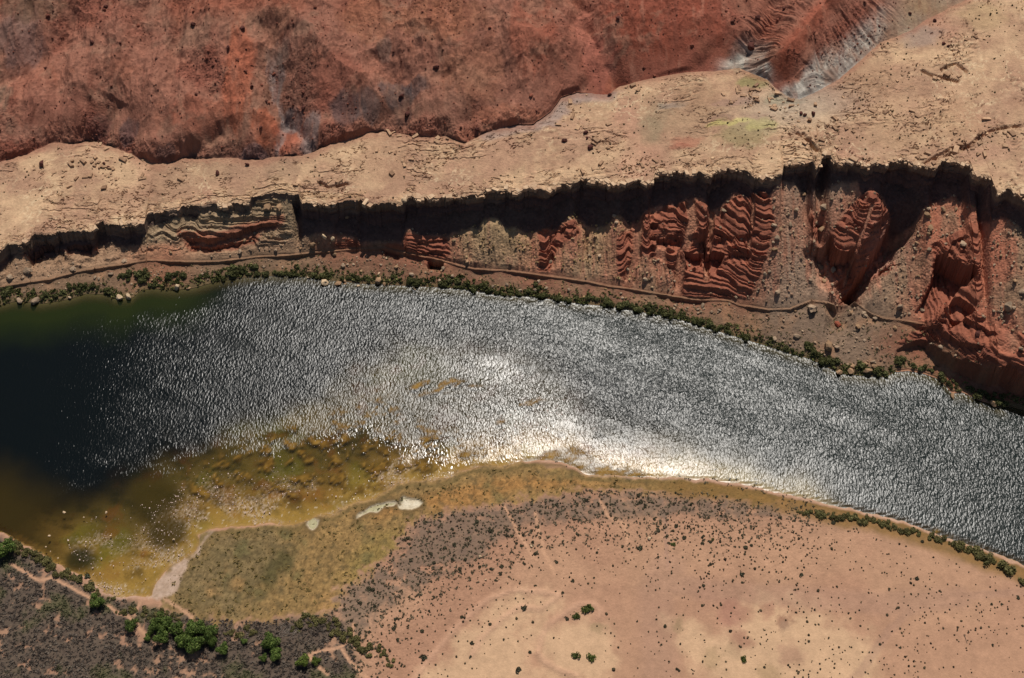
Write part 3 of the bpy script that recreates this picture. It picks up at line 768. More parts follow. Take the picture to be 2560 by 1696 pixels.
z = z + (0.14 + 0.3 * ledgy) * fbm(x, y, 3.0, 4, 417, 0.7) * sst(0, 1, y - yR[None, :])
fis = np.abs(fbm(x + wx * .4, y * 1.5 + wy * .4, 11, 5, 419, 0.62))
fism = sst(0.028, 0.0, fis) * sst(0.05, .35, fbm(x, y, 26, 3, 420) + .3 * ledgy)
z = z - 0.9 * fism * sst(1, 3, y - yR[None, :]) * sst(1, 4, yH[None, :] - y)
wash = line_field([(1217,335),(1290,318),(1340,312),(1380,288),(1404,250),(1442,236),(1520,238)])(x, y)
z = z - 0.7 * sst(5, 1, wash)
crack = [[(2008,330),(2018,352),(2040,372),(2056,386)],[(2330,400),(2400,378),(2440,350),(2480,325),(2560,315)],[(2300,418),(2380,370),(2440,360)],[(1990,330),(2015,348),(2045,380)],[(795,452),(820,470),(850,466),(872,460)],[(2300,175),(2340,190),(2400,205)],[(2350,175),(2390,160),(2420,180)]]
ckm = np.zeros_like(x)
for pl in crack:
    dl, tt, _ = line_dist(x + wx * .35, y + wy * .35, pl)
    e = sst(1.4, 0.3, dl) * sst(0, .05, tt) * sst(1, .95, tt) * sst(0.5, 2.0, y - yR[None, :])
    z = z - 1.8 * e
    ckm = np.maximum(ckm, sst(5, 1, dl))
tanb = srgb(193,154,122)
col = np.broadcast_to(tanb, x.shape + (3,)).copy()
nm = fbm(x + wx, y + wy, 34, 5, 421, 0.6)
col = blend(col, srgb(218,181,142), sst(-0.1, 0.4, nm + 0.25 * sst(12, 0, y - yR[None, :]) + 0.12 * sst(-100, -260, x)) * 0.85)
col = blend(col, srgb(184,144,116), sst(0.05, -0.3, nm) * 0.9)
nm2 = fbm(x + wx, y * 1.5 + wy, 15, 5, 423, 0.65)
col = blend(col, srgb(172,132,106), sst(0.0, 0.4, nm2) * 0.6)
col = blend(col, srgb(216,180,142), sst(-0.1, -0.4, nm2) * 0.45)
col = blend(col, srgb(196,146,120), sst(0.15, 0.45, fbm(x, y, 45, 3, 425)) * 0.5)
veins = np.abs(fbm(x + wx * .7, y + wy * .7, 16, 4, 427, 0.6))
col = blend(col, srgb(230,200,160), sst(0.05, 0.0, veins) * sst(-0.1, 0.3, fbm(x, y, 40, 2, 428)) * 0.8)
for (cx, cy, rx, ry, c, k) in patchY:
    ux, uy, _ = to_ground(np.array([cx]), np.array([cy])); mx_ = 0.232; 
    q2 = np.hypot((x - ux + wx * 1.3) / (rx * mx_), (y - uy + wy * 1.3) / (ry * mx_ * 1.35)) + .35 * fbm(x, y, 10, 4, 430, .65)
    col = blend(col, srgb(*c), sst(1.15, 0.6, q2) * k)
col = blend(col, srgb(172,148,134), sst(7, 3, wash) * 0.8)
col = blend(col, srgb(166,114,92), sst(7.0, 0, yH[None, :] - y + 6 * nm2) * 0.6)
whitet = sst(26, 0, np.hypot((x - to_ground(np.array([1990.]), np.array([262.]))[0]) * 0.5, y - to_ground(np.array([1990.]), np.array([262.]))[1]))
col = blend(col, srgb(186,176,158), whitet * 0.5)
col = blend(col, srgb(150,112,90), sst(0.2, 0.5, fbm(x, y * 1.4, 7, 5, 433, 0.7)) * .55)
col = col * (1 + 0.22 * fbm(x, y, 5, 4, 431, 0.7) + 0.10 * fbm(x, y, 1.8, 2, 432))[..., None]
col = blend(col, srgb(140,104,82), fism * .5)
col = blend(col, srgb(150,112,88), (fr < 0.16) * ledgy * 0.35)
BEN = (x, y, z)
strip('sandstone_bench', x, y, z, col, 0.22 * ledgy + 0.05, M_ROCK, 'pale buff sandstone bench between the cliff edge and the red hills, with thin ledges', None, None, 'plateau')

# ================================================================== RED HILLS
rows_h = 220
s = np.linspace(0, 1, rows_h)[:, None]
ytop = 668.0
y = yH[None, :] + (ytop - yH[None, :]) * s
yex = np.array([690, 740, 850, 1100, 1600, 2600.0])[:, None] + 0 * X[None, :]
y = np.concatenate([y, yex], 0)
x = XX(y.shape[0])
d = y - yH[None, :]
z = zH[None, :] + hill_rise(x, np.minimum(d, 400))
wx = fbm(x, y, 22, 4, 503) * 6; wy = fbm(x, y, 22, 4, 509) * 6
amp = sst(2, 30, d) * np.interp(x, [-320, 60, 130, 320], [1, 1, .75, .45])
r1 = fbm(x + wx, y * 0.55 + wy, 58, 4, 511, 0.5, ridged=True)
z = z + amp * (7.5 * r1 + 1.6 * fbm(x + wx, y * .7, 16, 3, 512, ridged=True))
HG = [([(640,60),(690,110),(672,170),(690,240),(705,285),(700,340),(690,390)], 7, 13), ([(705,285),(740,310),(768,345),(780,382)], 5, 8),
      ([(930,140),(975,195),(1010,240),(1010,290),(985,325)], 5, 12), ([(1440,-40),(1450,50),(1482,100),(1520,160),(1552,214)], 6, 11),
      ([(210,40),(130,130),(60,190),(0,205)], 6, 14), ([(300,260),(262,320),(225,360)], 5, 10), ([(560,330),(470,395)], 3, 8),
      ([(1120,180),(1150,260),(1180,330)], 4, 12), ([(1940,0),(1935,60),(1880,120),(1840,150)], 4, 9), ([(2000,60),(2040,20),(2080,-20)], 2, 10), ([(2440,-20),(2300,60),(2200,110)], 1.0, 8)]
HR = [([(540,30),(590,150),(620,230),(660,300),(700,370)], 5, 16), ([(790,120),(850,190),(930,230),(975,285)], 6, 16), ([(1040,130),(1080,230),(1130,320)], 4, 18),
      ([(380,230),(450,300),(500,380)], 5, 20), ([(300,120),(200,240),(150,340)], 4, 20), ([(1300,100),(1400,160),(1470,210)], 4, 22), ([(1600,40),(1700,110),(1760,160)], 4, 22),
      ([(2120,-40),(2050,50),(2000,110),(1960,160),(1950,205)], 9, 12)]
gm = {}
for i, (pl, h, w_) in enumerate(HG):
    dl, tt, _ = line_dist(x + wx * .35, y + wy * .35, pl)
    e = np.exp(-(dl / w_) ** 2)
    z = z - 1.35 * h * np.exp(-(dl / (w_ * .8)) ** 1.4) * sst(0, .2, tt + .1); gm[i] = (dl, tt)
rm = {}
for i, (pl, h, w_) in enumerate(HR):
    dl, tt, _ = line_dist(x + wx * .35, y + wy * .35, pl)
    z = z + h * np.clip(1 - dl / (w_ * 1.4), 0, 1) ** 1.2 * sst(1.02, .85, tt) * sst(0, 2.5, d); rm[i] = dl
# fluting round the white badland point
w = _wpts(HR[-1][0])
ang = np.arctan2(y - w[-2][1], x - w[-2][0])
dlr = rm[len(HR) - 1]
proj_t = gm
_, ttr, _ = line_dist(x + wx * .2, y + wy * .2, HR[-1][0])
uu = ttr * 75 + ang * 9
flute = fbm(uu, dlr * .12, 4.0, 3, 521, ridged=True)
badl = sst(44, 20, dlr) * sst(60, 110, x)
z = z + badl * sst(4, 12, dlr) * flute * 2.0 * sst(0, 3, d)
rill = fbm(x * 1.0, y * 0.3, 6, 3, 523, 0.6, ridged=True)
z = z + amp * 0.45 * rill * sst(0.0, 0.3, fbm(x, y, 50, 2, 524) + .1)
rub = sst(0.05, 0.4, fbm(x, y, 45, 3, 525) + 0.25 * fbm(x, y, 10, 3, 526))
r2 = fbm(x + wx * .4, y * .32 + wy * .2, 13, 4, 533, 0.5, ridged=True)
z = z + amp * (1.9 * r2 + 0.6 * fbm(x, y * .5, 4.5, 3, 535, 0.6, ridged=True))
z = z + (0.10 + 0.42 * rub) * fbm(x, y, 2.4, 3, 527, 0.7) * sst(0, 1.5, d)
# bulging mounds at the hill foot, left half
mound = sst(20, 3, d) * sst(30, -10, x) * np.clip(fbm(x, y * .7, 17, 2, 529) + .2, 0, 1)
z = z + (5.0 * mound * sst(0, 2.0, d) + 2.2 * sst(0, 2.5, d) * sst(16, 3, d) * fbm(x, y * .5, 7, 4, 537, 0.6, ridged=True) + 0.9 * sst(.5, 2.5, d) * sst(12, 3, d) * fbm(x, y, 3.2, 3, 538, .65)) * sst(60, 0, x)
notch = sst(3.2, 1.5, d) * sst(-0.1, .3, fbm(x, x * 0, 30, 3, 531)) * sst(40, -20, x)
# colour
n1 = fbm(x + wx, y + wy, 60, 5, 541, 0.55); n2 = fbm(x, y, 24, 5, 543, 0.6); n3 = fbm(x + wx, y, 90, 3, 545)
col = np.broadcast_to(srgb(160,108,88), x.shape + (3,)).copy()
col = blend(col, srgb(156,116,94), sst(0.0, 0.4, n1) * 0.8)
col = blend(col, srgb(168,96,72), sst(0.05, 0.4, n3 - 0.2 * n1) * 0.7)
col = blend(col, srgb(148,78,60), sst(0, 70, x) * sst(150, 120, x) * 0.65)
col = blend(col, srgb(138,76,60), rub * 0.55)
col = blend(col, srgb(178,114,88), sst(0.15, 0.5, n2) * 0.4)
HP = [(600,210,40,110,(178,100,72),.85),(660,320,36,36,(182,100,70),.8),(720,330,40,30,(180,100,74),.7),(500,310,80,30,(172,98,74),.6),(740,180,60,90,(130,92,76),.8),(850,230,60,50,(150,84,66),.5),
      (690,180,16,60,(120,102,96),.9),(700,130,40,26,(124,100,88),.8),(730,290,28,24,(104,92,90),.9),(775,330,22,40,(134,118,112),.85),(870,285,46,34,(92,78,76),.85),(920,275,34,30,(96,82,78),.8),(990,240,40,22,(94,82,80),.85),(1030,225,40,14,(98,86,84),.7),(1000,270,22,24,(92,72,66),.6),
      (960,140,16,24,(136,110,96),.8),(700,60,50,24,(150,112,90),.6),(60,110,60,60,(136,104,94),.85),(40,60,40,50,(126,96,84),.6),(0,260,40,40,(120,110,92),.7),(90,30,90,30,(118,90,70),.7),(320,330,30,26,(96,76,74),.8),(250,320,30,20,(120,80,74),.6),(420,390,30,12,(90,66,62),.8),(560,385,60,12,(104,64,54),.6),
      (1100,70,120,50,(158,108,80),.6),(1180,180,80,60,(158,104,78),.5),(930,60,80,50,(160,108,80),.6),(1330,100,60,90,(160,82,58),.5),(1650,60,160,80,(140,70,50),.6),(1500,150,40,60,(176,108,90),.6),(1460,80,20,60,(178,112,92),.5),
      (650,385,50,14,(100,86,86),.8),(150,300,80,50,(156,96,78),.4),(20,340,80,20,(176,130,108),.5),(1280,290,100,20,(168,106,80),.6),(1200,340,60,16,(176,114,88),.6)]
for (cx, cy, rx, ry, c, k) in HP:
    ux, uy, _ = to_ground(np.array([cx]), np.array([cy]))
    q2 = np.hypot((x - ux + wx * .7) / (rx * .245), (y - uy + wy * .7) / (ry * .245 * 1.3)) + .45 * fbm(x * 1.5, y * .5, 9, 4, 567, .65)
    col = blend(col, srgb(*c), sst(1.15, 0.75, q2 + .25 * n2) * k * .85)
wl = fbm(x * 1.6, y * .4, 9, 4, 551, 0.6)
for i in (0, 1):
    dl, tt = gm[i]
    col = blend(col, srgb(164,148,140), sst(4.0, 0.2, dl + 7 * np.abs(wl)) * sst(.25, .4, tt + (i == 1)) * 0.7)
# badland colours: grey-white flanks, red crest
fl = np.clip(0.45 + 0.6 * flute + 1.1 * fbm(uu, dlr * .15, 2.4, 3, 555, .6), 0, 1)
wh = sst(9, 14, dlr + 5 * n2) * sst(38, 22, dlr + 8 * n2) * sst(80, 105, x)
lowpart = sst(26, 8, d)
col = blend(col, lerp(srgb(108,92,84), srgb(206,196,180), fl[..., None]), np.clip(wh * lowpart * 1.2 + badl * sst(11, 5, d + 2 * n2), 0, 1) * 0.95)
yl = sst(0.0, .5, fbm(x, y, 30, 3, 553) + .2) * sst(150, 120, x) * wh * lowpart
col = blend(col, srgb(176,168,116), yl * 0.6)
col = blend(col, srgb(160,88,66), sst(10, 2, dlr + 5 * n2) * 0.85 * sst(80, 105, x))
farR = sst(190, 225, x + 0.25 * (600 - y)) * (1 - badl)
col = blend(col, lerp(srgb(186,152,116), srgb(176,158,136), np.clip(.5 + n2, 0, 1)[..., None]), farR * 0.9)
col = blend(col, srgb(186,128,102), sst(-.05, -.5, r1) * .3 + sst(-.15, -.6, r2) * .25)
col = blend(col, srgb(126,74,58), sst(.4, .8, r2) * .25)
rl2 = fbm(x * 1.7 + wx * .3, y * .32, 11, 5, 563, 0.65)
col = blend(col, srgb(186,128,104), sst(0.12, 0.42, rl2) * 0.45)
col = blend(col, srgb(122,72,58), sst(-0.12, -0.42, rl2) * 0.45)
col = blend(col, srgb(158,120,98), sst(0.1, 0.35, fbm(x + wx, y + wy, 28, 5, 565, .65)) * .5)
col = col * (1 + 0.24 * fbm(x, y, 6, 4, 561, 0.7) + 0.14 * fbm(x, y, 1.9, 2, 562))[..., None]
HIL = (x, y, z)
strip('red_hills', x, y, z, col, 0.15 + 0.55 * rub, M_HILL, 'rust red gullied hillside rising behind the pale bench, with grey and orange patches', None, None, 'hills')

# ------------------------------------------------------------------ height lookup for placing things
def interp_strip(S, x, y):
    xs, ys, zs = S
    ci = np.clip(np.searchsorted(X, x) - 1, 0, NX - 2)
    out = np.empty(len(x))
    for k in range(len(x)):
        c = ci[k]; fcol = (x[k] - X[c]) / (X[c + 1] - X[c])
        a = np.interp(y[k], ys[:, c], zs[:, c]); b = np.interp(y[k], ys[:, c + 1], zs[:, c + 1])
        out[k] = a + (b - a) * np.clip(fcol, 0, 1)
    return out

def height(x, y):
    x = np.atleast_1d(np.asarray(x, float)); y = np.atleast_1d(np.asarray(y, float))
    F, B, R, H = [np.interp(x, X, a) for a in (yF, yB, yR, yH)]
    z = np.zeros(len(x))
    for m, S in (((y < F), NEAR), ((y >= F) & (y < B), FARB), ((y >= B) & (y < R), FARB), ((y >= R) & (y < H), BEN), ((y >= H), HIL)):
        if m.any(): z[m] = interp_strip(S, x[m], y[m])
    return z

def at_photo(px, py, lift=0.0):
    """ground point whose spot `lift` metres above shows at the photo position"""
    px = np.atleast_1d(np.asarray(px, float)); py = np.atleast_1d(np.asarray(py, float))
    x, y, z = to_ground(px, py)
    for _ in range(5):
        zz_ = height(x, y)
        z = 0.5 * z + 0.5 * zz_
        x, y = unproject(px, py, z + lift)
    return x, y, height(x, y)

# ================================================================== RIVER
def water_material():
    m = bpy.data.materials.new('river_water'); m.use_nodes = True
    nt = m.node_tree; nt.nodes.clear()
    out = nn(nt, 'ShaderNodeOutputMaterial')
    tc = nn(nt, 'ShaderNodeTexCoord')
    rip = nn(nt, 'ShaderNodeAttribute', attribute_name='ripple').outputs['Fac']
    clr = nn(nt, 'ShaderNodeAttribute', attribute_name='clear').outputs['Fac']
    rgh = nn(nt, 'ShaderNodeAttribute', attribute_name='gloss').outputs['Fac']
    body = nn(nt, 'ShaderNodeAttribute', attribute_name='tint').outputs['Color']
    mp = nn(nt, 'ShaderNodeMapping'); mp.inputs['Rotation'].default_value = (0, 0, math.radians(28)); mp.inputs['Scale'].default_value = (1.0, 0.55, 1)
    nt.links.new(tc.outputs['Object'], mp.inputs['Vector'])
    mp2 = nn(nt, 'ShaderNodeMapping'); mp2.inputs['Rotation'].default_value = (0, 0, math.radians(-50)); mp2.inputs['Scale'].default_value = (1.0, 0.6, 1)
    nt.links.new(tc.outputs['Object'], mp2.inputs['Vector'])
    wa = nn(nt, 'ShaderNodeTexNoise'); wa.inputs['Scale'].default_value = 0.85; wa.inputs['Detail'].default_value = 1.6; wa.inputs['Roughness'].default_value = 0.45; wa.inputs['Distortion'].default_value = 0.5
    wb = nn(nt, 'ShaderNodeTexNoise'); wb.inputs['Scale'].default_value = 1.3; wb.inputs['Detail'].default_value = 0.5; wb.inputs['Distortion'].default_value = 0.4
    wc = nn(nt, 'ShaderNodeTexNoise'); wc.inputs['Scale'].default_value = 0.11; wc.inputs['Detail'].default_value = 2
    nt.links.new(mp.outputs[0], wa.inputs['Vector']); nt.links.new(mp2.outputs[0], wb.inputs['Vector']); nt.links.new(tc.outputs['Object'], wc.inputs['Vector'])
    h = math_n(nt, 'MULTIPLY', wa.outputs[0], 0.28)
    h = math_n(nt, 'ADD', h, math_n(nt, 'MULTIPLY', wb.outputs[0], 0.10))
    h = math_n(nt, 'ADD', h, math_n(nt, 'MULTIPLY', wc.outputs[0], 0.22))
    h = math_n(nt, 'MULTIPLY', h, rip)
    bp = nn(nt, 'ShaderNodeBump'); bp.inputs['Distance'].default_value = 1.0; bp.inputs['Strength'].default_value = 1.0
    nt.links.new(h, bp.inputs['Height'])
    fr = nn(nt, 'ShaderNodeFresnel'); fr.inputs['IOR'].default_value = 1.30; nt.links.new(bp.outputs[0], fr.inputs['Normal'])
    gl = nn(nt, 'ShaderNodeBsdfGlossy'); gl.distribution = 'BECKMANN'; nt.links.new(rgh, gl.inputs['Roughness']); nt.links.new(bp.outputs[0], gl.inputs['Normal'])
    df = nn(nt, 'ShaderNodeBsdfDiffuse'); nt.links.new(body, df.inputs[0])
    tr = nn(nt, 'ShaderNodeBsdfTransparent'); tr.inputs[0].default_value = (0.93, 0.95, 0.86, 1)
    m1 = nn(nt, 'ShaderNodeMixShader'); nt.links.new(clr, m1.inputs[0]); nt.links.new(df.outputs[0], m1.inputs[1]); nt.links.new(tr.outputs[0], m1.inputs[2])
    m2 = nn(nt, 'ShaderNodeMixShader'); nt.links.new(fr.outputs[0], m2.inputs[0]); nt.links.new(m1.outputs[0], m2.inputs[1]); nt.links.new(gl.outputs[0], m2.inputs[2])
    wd = nn(nt, 'ShaderNodeAttribute', attribute_name='weed').outputs['Fac']
    m3 = nn(nt, 'ShaderNodeMixShader'); nt.links.new(wd, m3.inputs[0]); nt.links.new(m2.outputs[0], m3.inputs[1]); nt.links.new(df.outputs[0], m3.inputs[2])
    nt.links.new(m3.outputs[0], out.inputs[0])
    return m

xs = np.concatenate([(-330 - ext)[::-1], np.arange(-330, 330.1, 1.5), 330 + ext])
ysr = np.arange(236, 560, 1.5)
x, y = np.meshgrid(xs, ysr)
wx = fbm(x, y, 20, 3, 603) * 7; wy = fbm(x, y, 20, 3, 609) * 7
dn = -near_land(x, y)                                    # metres from the near shore
Fy = np.interp(x, X, yF); dF = Fy - y
shs = shelf(x + wx, y + wy)
px_, py_ = project(x, y, 0 * x)
deep = sst(8, -34, shs + 10 * fbm(x, y, 25, 3, 61))
clear = lerp(0.93, 0.06, deep) * lerp(1, 0.78, sst(6, 40, dn))
clear = clear * lerp(1, .62, sst(-110, -30, x) * sst(8, 26, dn))
clear = np.where(dn < 3, np.maximum(clear, .9), clear)
lefth = sst(-60, -190, x)
clear = np.maximum(clear, 0.75 * sst(9, 1, dF))
# body colour: dark bottle green on the left, slate grey-green towards the rapids
bodyc = np.broadcast_to(srgb(9,15,16, 1.0), x.shape + (3,)).copy()
bodyc = blend(bodyc, srgb(30,36,34, 1.0), sst(-140, 60, x) * sst(60, 15, dF + 20 * sst(50, -60, x)) )
bodyc = blend(bodyc, srgb(32,38,36, 1.0), sst(20, 140, x))
bodyc = blend(bodyc, srgb(34,42,12, 1.0), sst(38, 5, dF + 4 * fbm(x, y, 12, 3, 611)) * sst(-150, -190, x) * 0.9)
bodyc = blend(bodyc, srgb(50,40,14, 1.0), sst(45, 12, dn + 6 * fbm(x, y, 18, 3, 612)) * sst(-90, -150, x))
for (cx, cy, rx, ry, c, k) in [(200,1400,40,26,(26,32,14),1),(380,1240,60,50,(58,48,14),.8),(420,1330,50,40,(62,50,14),.8)]:
    ux, uy = unproject(cx, cy, 0)
    q2 = np.hypot((x - ux + wx * .5) / (rx * .21), (y - uy + wy * .5) / (ry * .26))
    bodyc = blend(bodyc, srgb(*c, 1.0), sst(1.4, .5, q2) * k)
    clear = lerp(clear, 0.25, sst(1.4, .5, q2) * 0.9)
# ripples
ua, va = x * math.cos(.35) + y * math.sin(.35), -x * math.sin(.35) + y * math.cos(.35)
gust = fbm(ua * 0.35, va, 9, 4, 621, 0.6)
chop = sst(-60, 130, x + 0.7 * (y - 400)) 
flow = fbm(x * .28 + y * .14, y * 1.1 - x * -.45, 13, 5, 622, .6)
ripple = (0.95 + 0.35 * gust + 0.75 * flow) * np.interp(x, [-300, -210, -140, -80, 0, 120, 300], [.4, .52, .8, 1.12, 1.2, 1.22, 1.35])
ripple = ripple * lerp(1.0, 1.25, chop)
ripple = ripple * lerp(1, 0.58, sst(38, 10, dn) * sst(-30, 30, x))
ripple = ripple * lerp(1, 0.76, sst(-6, 6, shs) * sst(-60, 20, -chop * 60 + 60))
ripple = ripple * sst(0.0, 2.5, dn + 0.8 * fbm(x, y, 6, 3, 625)) * lerp(0.35, 1, sst(0, 5, dF))
calmz = poly_field([(-400,1200),(0,1220),(150,1230),(300,1200),(420,1150),(600,1128),(800,1100),(930,1085),(1060,1120),(1200,1150),(1300,1152),(1300,1180),(1150,1210),(900,1290),(600,1400),(300,1560),(-400,1400)], True)
calm = sst(-12, 12, calmz(x, y) + 30 * fbm(ua * .3, va, 9, 5, 633, .65))
calm = np.maximum(calm, 0.75 * sst(-200, -300, x + 40 * fbm(x, y, 60, 3, 634)))
calm = np.maximum(calm, sst(22, 4, dF + 10 * gust) * sst(-150, -185, x))
ripple = ripple * (1 - 0.8 * calm)
# roughness: how far the facets too small to see are spread
gloss = np.interp(x, [-300, -140, 0], [.27, .305, .295]) + 0.02 * gust
gloss = lerp(gloss, 0.26, sst(-6, 8, shs) * sst(-50, -10, x))
gloss = lerp(gloss, 0.15, calm)
edge_w = sst(0.0, 1.5, dn)
str_ = sst(-.12, .22, fbm(ua * .5, va * 1.3, 7, 5, 627, .7))
weedm = sst(-1, 2, weed(x + wx * .4, y + wy * .4)) * str_
goldm = sst(-1.0, 1.5, goldbar(x + wx * .4, y + wy * .4) + 3 * fbm(x, y, 5, 3, 628)) * (.35 + .65 * str_)
mott = poly_field([(480,1150),(700,1070),(870,1010),(960,950),(1010,1040),(1200,1090),(1320,1130),(1200,1160),(1000,1200),(880,1240),(600,1250),(450,1260)], True)
motm = sst(-4, 6, mott(x + wx * .5, y + wy * .5)) * sst(-.02, .28, fbm(x * .8 + y * .3, y, 7, 5, 635, .68)) * .85
kill = np.maximum(np.maximum(weedm, goldm), motm)
for (cx, cy, rx, ry) in [(1257,1057,14,8),(1340,1010,26,14),(1310,1010,14,8),(2250,1310,8,6),(2350,1335,26,8)]:
    ux, uy = unproject(cx, cy, 0)
    q2 = np.hypot((x - ux + wx * .5) / (rx * .22), (y - uy + wy * .5) / (ry * .27))
    kill = np.maximum(kill, sst(1.2, .6, q2 + .5 * fbm(x, y, 5, 3, 629)) * 0.8 * str_)
bodyc = blend(bodyc, lerp(srgb(120,86,34, 1.0), srgb(160,124,60, 1.0), np.clip(.5 + fbm(x, y, 4, 3, 630), 0, 1)[..., None]), kill * 0.9)
clear = lerp(clear, 0.2, weedm)
weed_a = np.clip(kill * 1.1, 0, .9)
rm_ = {'weed': weed_a, 'ripple': ripple, 'clear': np.clip(clear, 0, 1), 'gloss': np.clip(gloss, 0.1, 1)}
keep = (dF > -4) & (dn > -9)
keep |= (np.abs(x) > 330) & (dF > -4) & (y > 380)
WATER_MAT = water_material()
strip('river_water', x, y, 0 * x, bodyc, None, WATER_MAT, 'wide green black river with sun glinting grey and white on its ripples', keep, rm_, 'river')

# ================================================================== plants
rng = np.random.RandomState(5)

def ico(sub=1):
    t = (1 + 5 ** .5) / 2
    v = [(-1,t,0),(1,t,0),(-1,-t,0),(1,-t,0),(0,-1,t),(0,1,t),(0,-1,-t),(0,1,-t),(t,0,-1),(t,0,1),(-t,0,-1),(-t,0,1)]
    f_ = [(0,11,5),(0,5,1),(0,1,7),(0,7,10),(0,10,11),(1,5,9),(5,11,4),(11,10,2),(10,7,6),(7,1,8),(3,9,4),(3,4,2),(3,2,6),(3,6,8),(3,8,9),(4,9,5),(2,4,11),(6,2,10),(8,6,7),(9,8,1)]
    v = [np.array(p, float) / np.linalg.norm(p) for p in v]
    for _ in range(sub):
        nf = []; mid = {}
        def m_(a, b):
            k = (min(a, b), max(a, b))
            if k not in mid:
                p = v[a] + v[b]; v.append(p / np.linalg.norm(p)); mid[k] = len(v) - 1
            return mid[k]
        for a, b, c in f_:
            ab, bc_, ca = m_(a, b), m_(b, c), m_(c, a)
            nf += [(a, ab, ca), (b, bc_, ab), (c, ca, bc_), (ab, bc_, ca)]
        f_ = nf
    return np.array(v), np.array(f_)
ICO0 = ico(0); ICO1 = ico(1); ICO2 = ico(2)

def leaf_crown(n, lobes, size, seed, c0, c1, flat=1.0):
    """small leaf faces spread through lobes (cx,cy,cz,r)"""
    r = np.random.RandomState(seed)
    lb = np.array(lobes); wts = lb[:, 3] ** 2; wts /= wts.sum()
    k = r.choice(len(lb), n, p=wts)
    dirs = r.normal(size=(n, 3)); dirs /= np.linalg.norm(dirs, axis=1)[:, None]
    rad = lb[k, 3] * (0.55 + 0.5 * r.rand(n) ** 0.6)
    P = lb[k, :3] + dirs * rad[:, None] * np.array([1, 1, 0.85 * flat])
    a = r.normal(size=(n, 3)) + dirs * 0.2; a /= np.linalg.norm(a, axis=1)[:, None]
    b = np.cross(a, dirs + 0.3 * r.normal(size=(n, 3))); b /= np.linalg.norm(b, axis=1)[:, None] + 1e-6
    s_ = size * (0.6 + 0.8 * r.rand(n))[:, None]
    V = np.stack([P - a * s_, P + b * s_ * 0.8, P + a * s_, P - b * s_ * .8], 1).reshape(-1, 3)
    V[:, 2] = np.maximum(V[:, 2], 0.02)
    Fq = np.arange(4 * n).reshape(n, 4)
    mixv = r.rand(n)
    c = np.array(c0) + (np.array(c1) - np.array(c0)) * mixv[:, None]
    return V, Fq, np.repeat(c, 4, 0)

def tube(p0, p1, r0, r1, k=6):
    p0, p1 = np.array(p0, float), np.array(p1, float)
    d = p1 - p0; d /= np.linalg.norm(d)
    a = np.cross(d, [0.3, 0.9, 0.1]); a /= np.linalg.norm(a); b = np.cross(d, a)
    t = np.linspace(0, 2 * np.pi, k, endpoint=False)
    ring = np.cos(t)[:, None] * a + np.sin(t)[:, None] * b
    V = np.concatenate([p0 + ring * r0, p1 + ring * r1])
    Fq = np.array([[i, (i + 1) % k, k + (i + 1) % k, k + i] for i in range(k)])
    return V, Fq

def joinm(parts):
    Vs, Fs, o_ = [], [], 0
    for V, F0 in parts:
        Vs.append(V); Fs.append(F0 + o_); o_ += len(V)
    return np.concatenate(Vs), np.concatenate(Fs)

GREEN0, GREEN1 = srgb(72,98,42), srgb(140,156,80)
TAM0, TAM1 = srgb(84,84,50), srgb(140,136,90)
GRY0, GRY1 = srgb(66,62,46), srgb(104,100,76)

tree_meshes = []
for k in range(4):
    r = np.random.RandomState(50 + k)
    lobes = [(0, 0, 0.62, 0.55)]
    for _ in range(9):
        a = r.rand() * 6.28; q = 0.35 + 0.4 * r.rand()
        lobes.append((q * math.cos(a), q * math.sin(a), 0.45 + 0.55 * r.rand(), 0.26 + 0.2 * r.rand()))
    V, Fq, c = leaf_crown(2600, lobes, 0.06, 60 + k, GREEN0, GREEN1)
    crown = mesh_from('tree_crown', V, Fq, c, None, False, M_LEAF)
    pr = [tube((0, 0, -0.1), (0.03, 0.02, 0.5), 0.07, 0.05)]
    for _ in range(5):
        a = r.rand() * 6.28
        pr.append(tube((0.03, 0.02, 0.3 + .2 * r.rand()), (0.45 * math.cos(a), 0.45 * math.sin(a), 0.8), 0.035, 0.012, 5))
    V, Fq = joinm(pr)
    trunk = mesh_from('tree_trunk', V, Fq, np.broadcast_to(srgb(92,80,66), (len(V), 3)), None, True, M_BARK)
    tree_meshes.append((crown, trunk))

def bush_meshes(n, c0, c1, seed, leaves=420, size=0.11, hh=0.7):
    out = []
    for k in range(n):
        r = np.random.RandomState(seed + k)
        lobes = []
        for _ in range(7):
            a = r.rand() * 6.28; q = 0.6 * r.rand()
            lobes.append((q * math.cos(a), q * math.sin(a), hh * (0.25 + .35 * r.rand()), 0.25 + 0.2 * r.rand()))
        V, Fq, c = leaf_crown(leaves, lobes, size, seed + 20 + k, c0, c1, hh)
        cr = mesh_from('bush_foliage', V, Fq, c, None, False, M_LEAF)
        pr = []
        for _ in range(5):
            a = r.rand() * 6.28
            pr.append(tube((0, 0, -.1), (.4 * math.cos(a), .4 * math.sin(a), hh * .7), .04, .015, 4))
        V, Fq = joinm(pr)
        st_ = mesh_from('bush_stems', V, Fq, np.broadcast_to(srgb(110,94,80), (len(V), 3)), None, True, M_BARK)
        out.append((cr, st_))
    return out
TAM = bush_meshes(4, TAM0, TAM1, 100, 520, 0.10, 0.85)
SHR = bush_meshes(4, GRY0, GRY1, 140, 160, 0.16, 0.7)
SGR = bush_meshes(3, srgb(70,80,36), srgb(112,118,60), 160, 220, 0.14, 0.75)

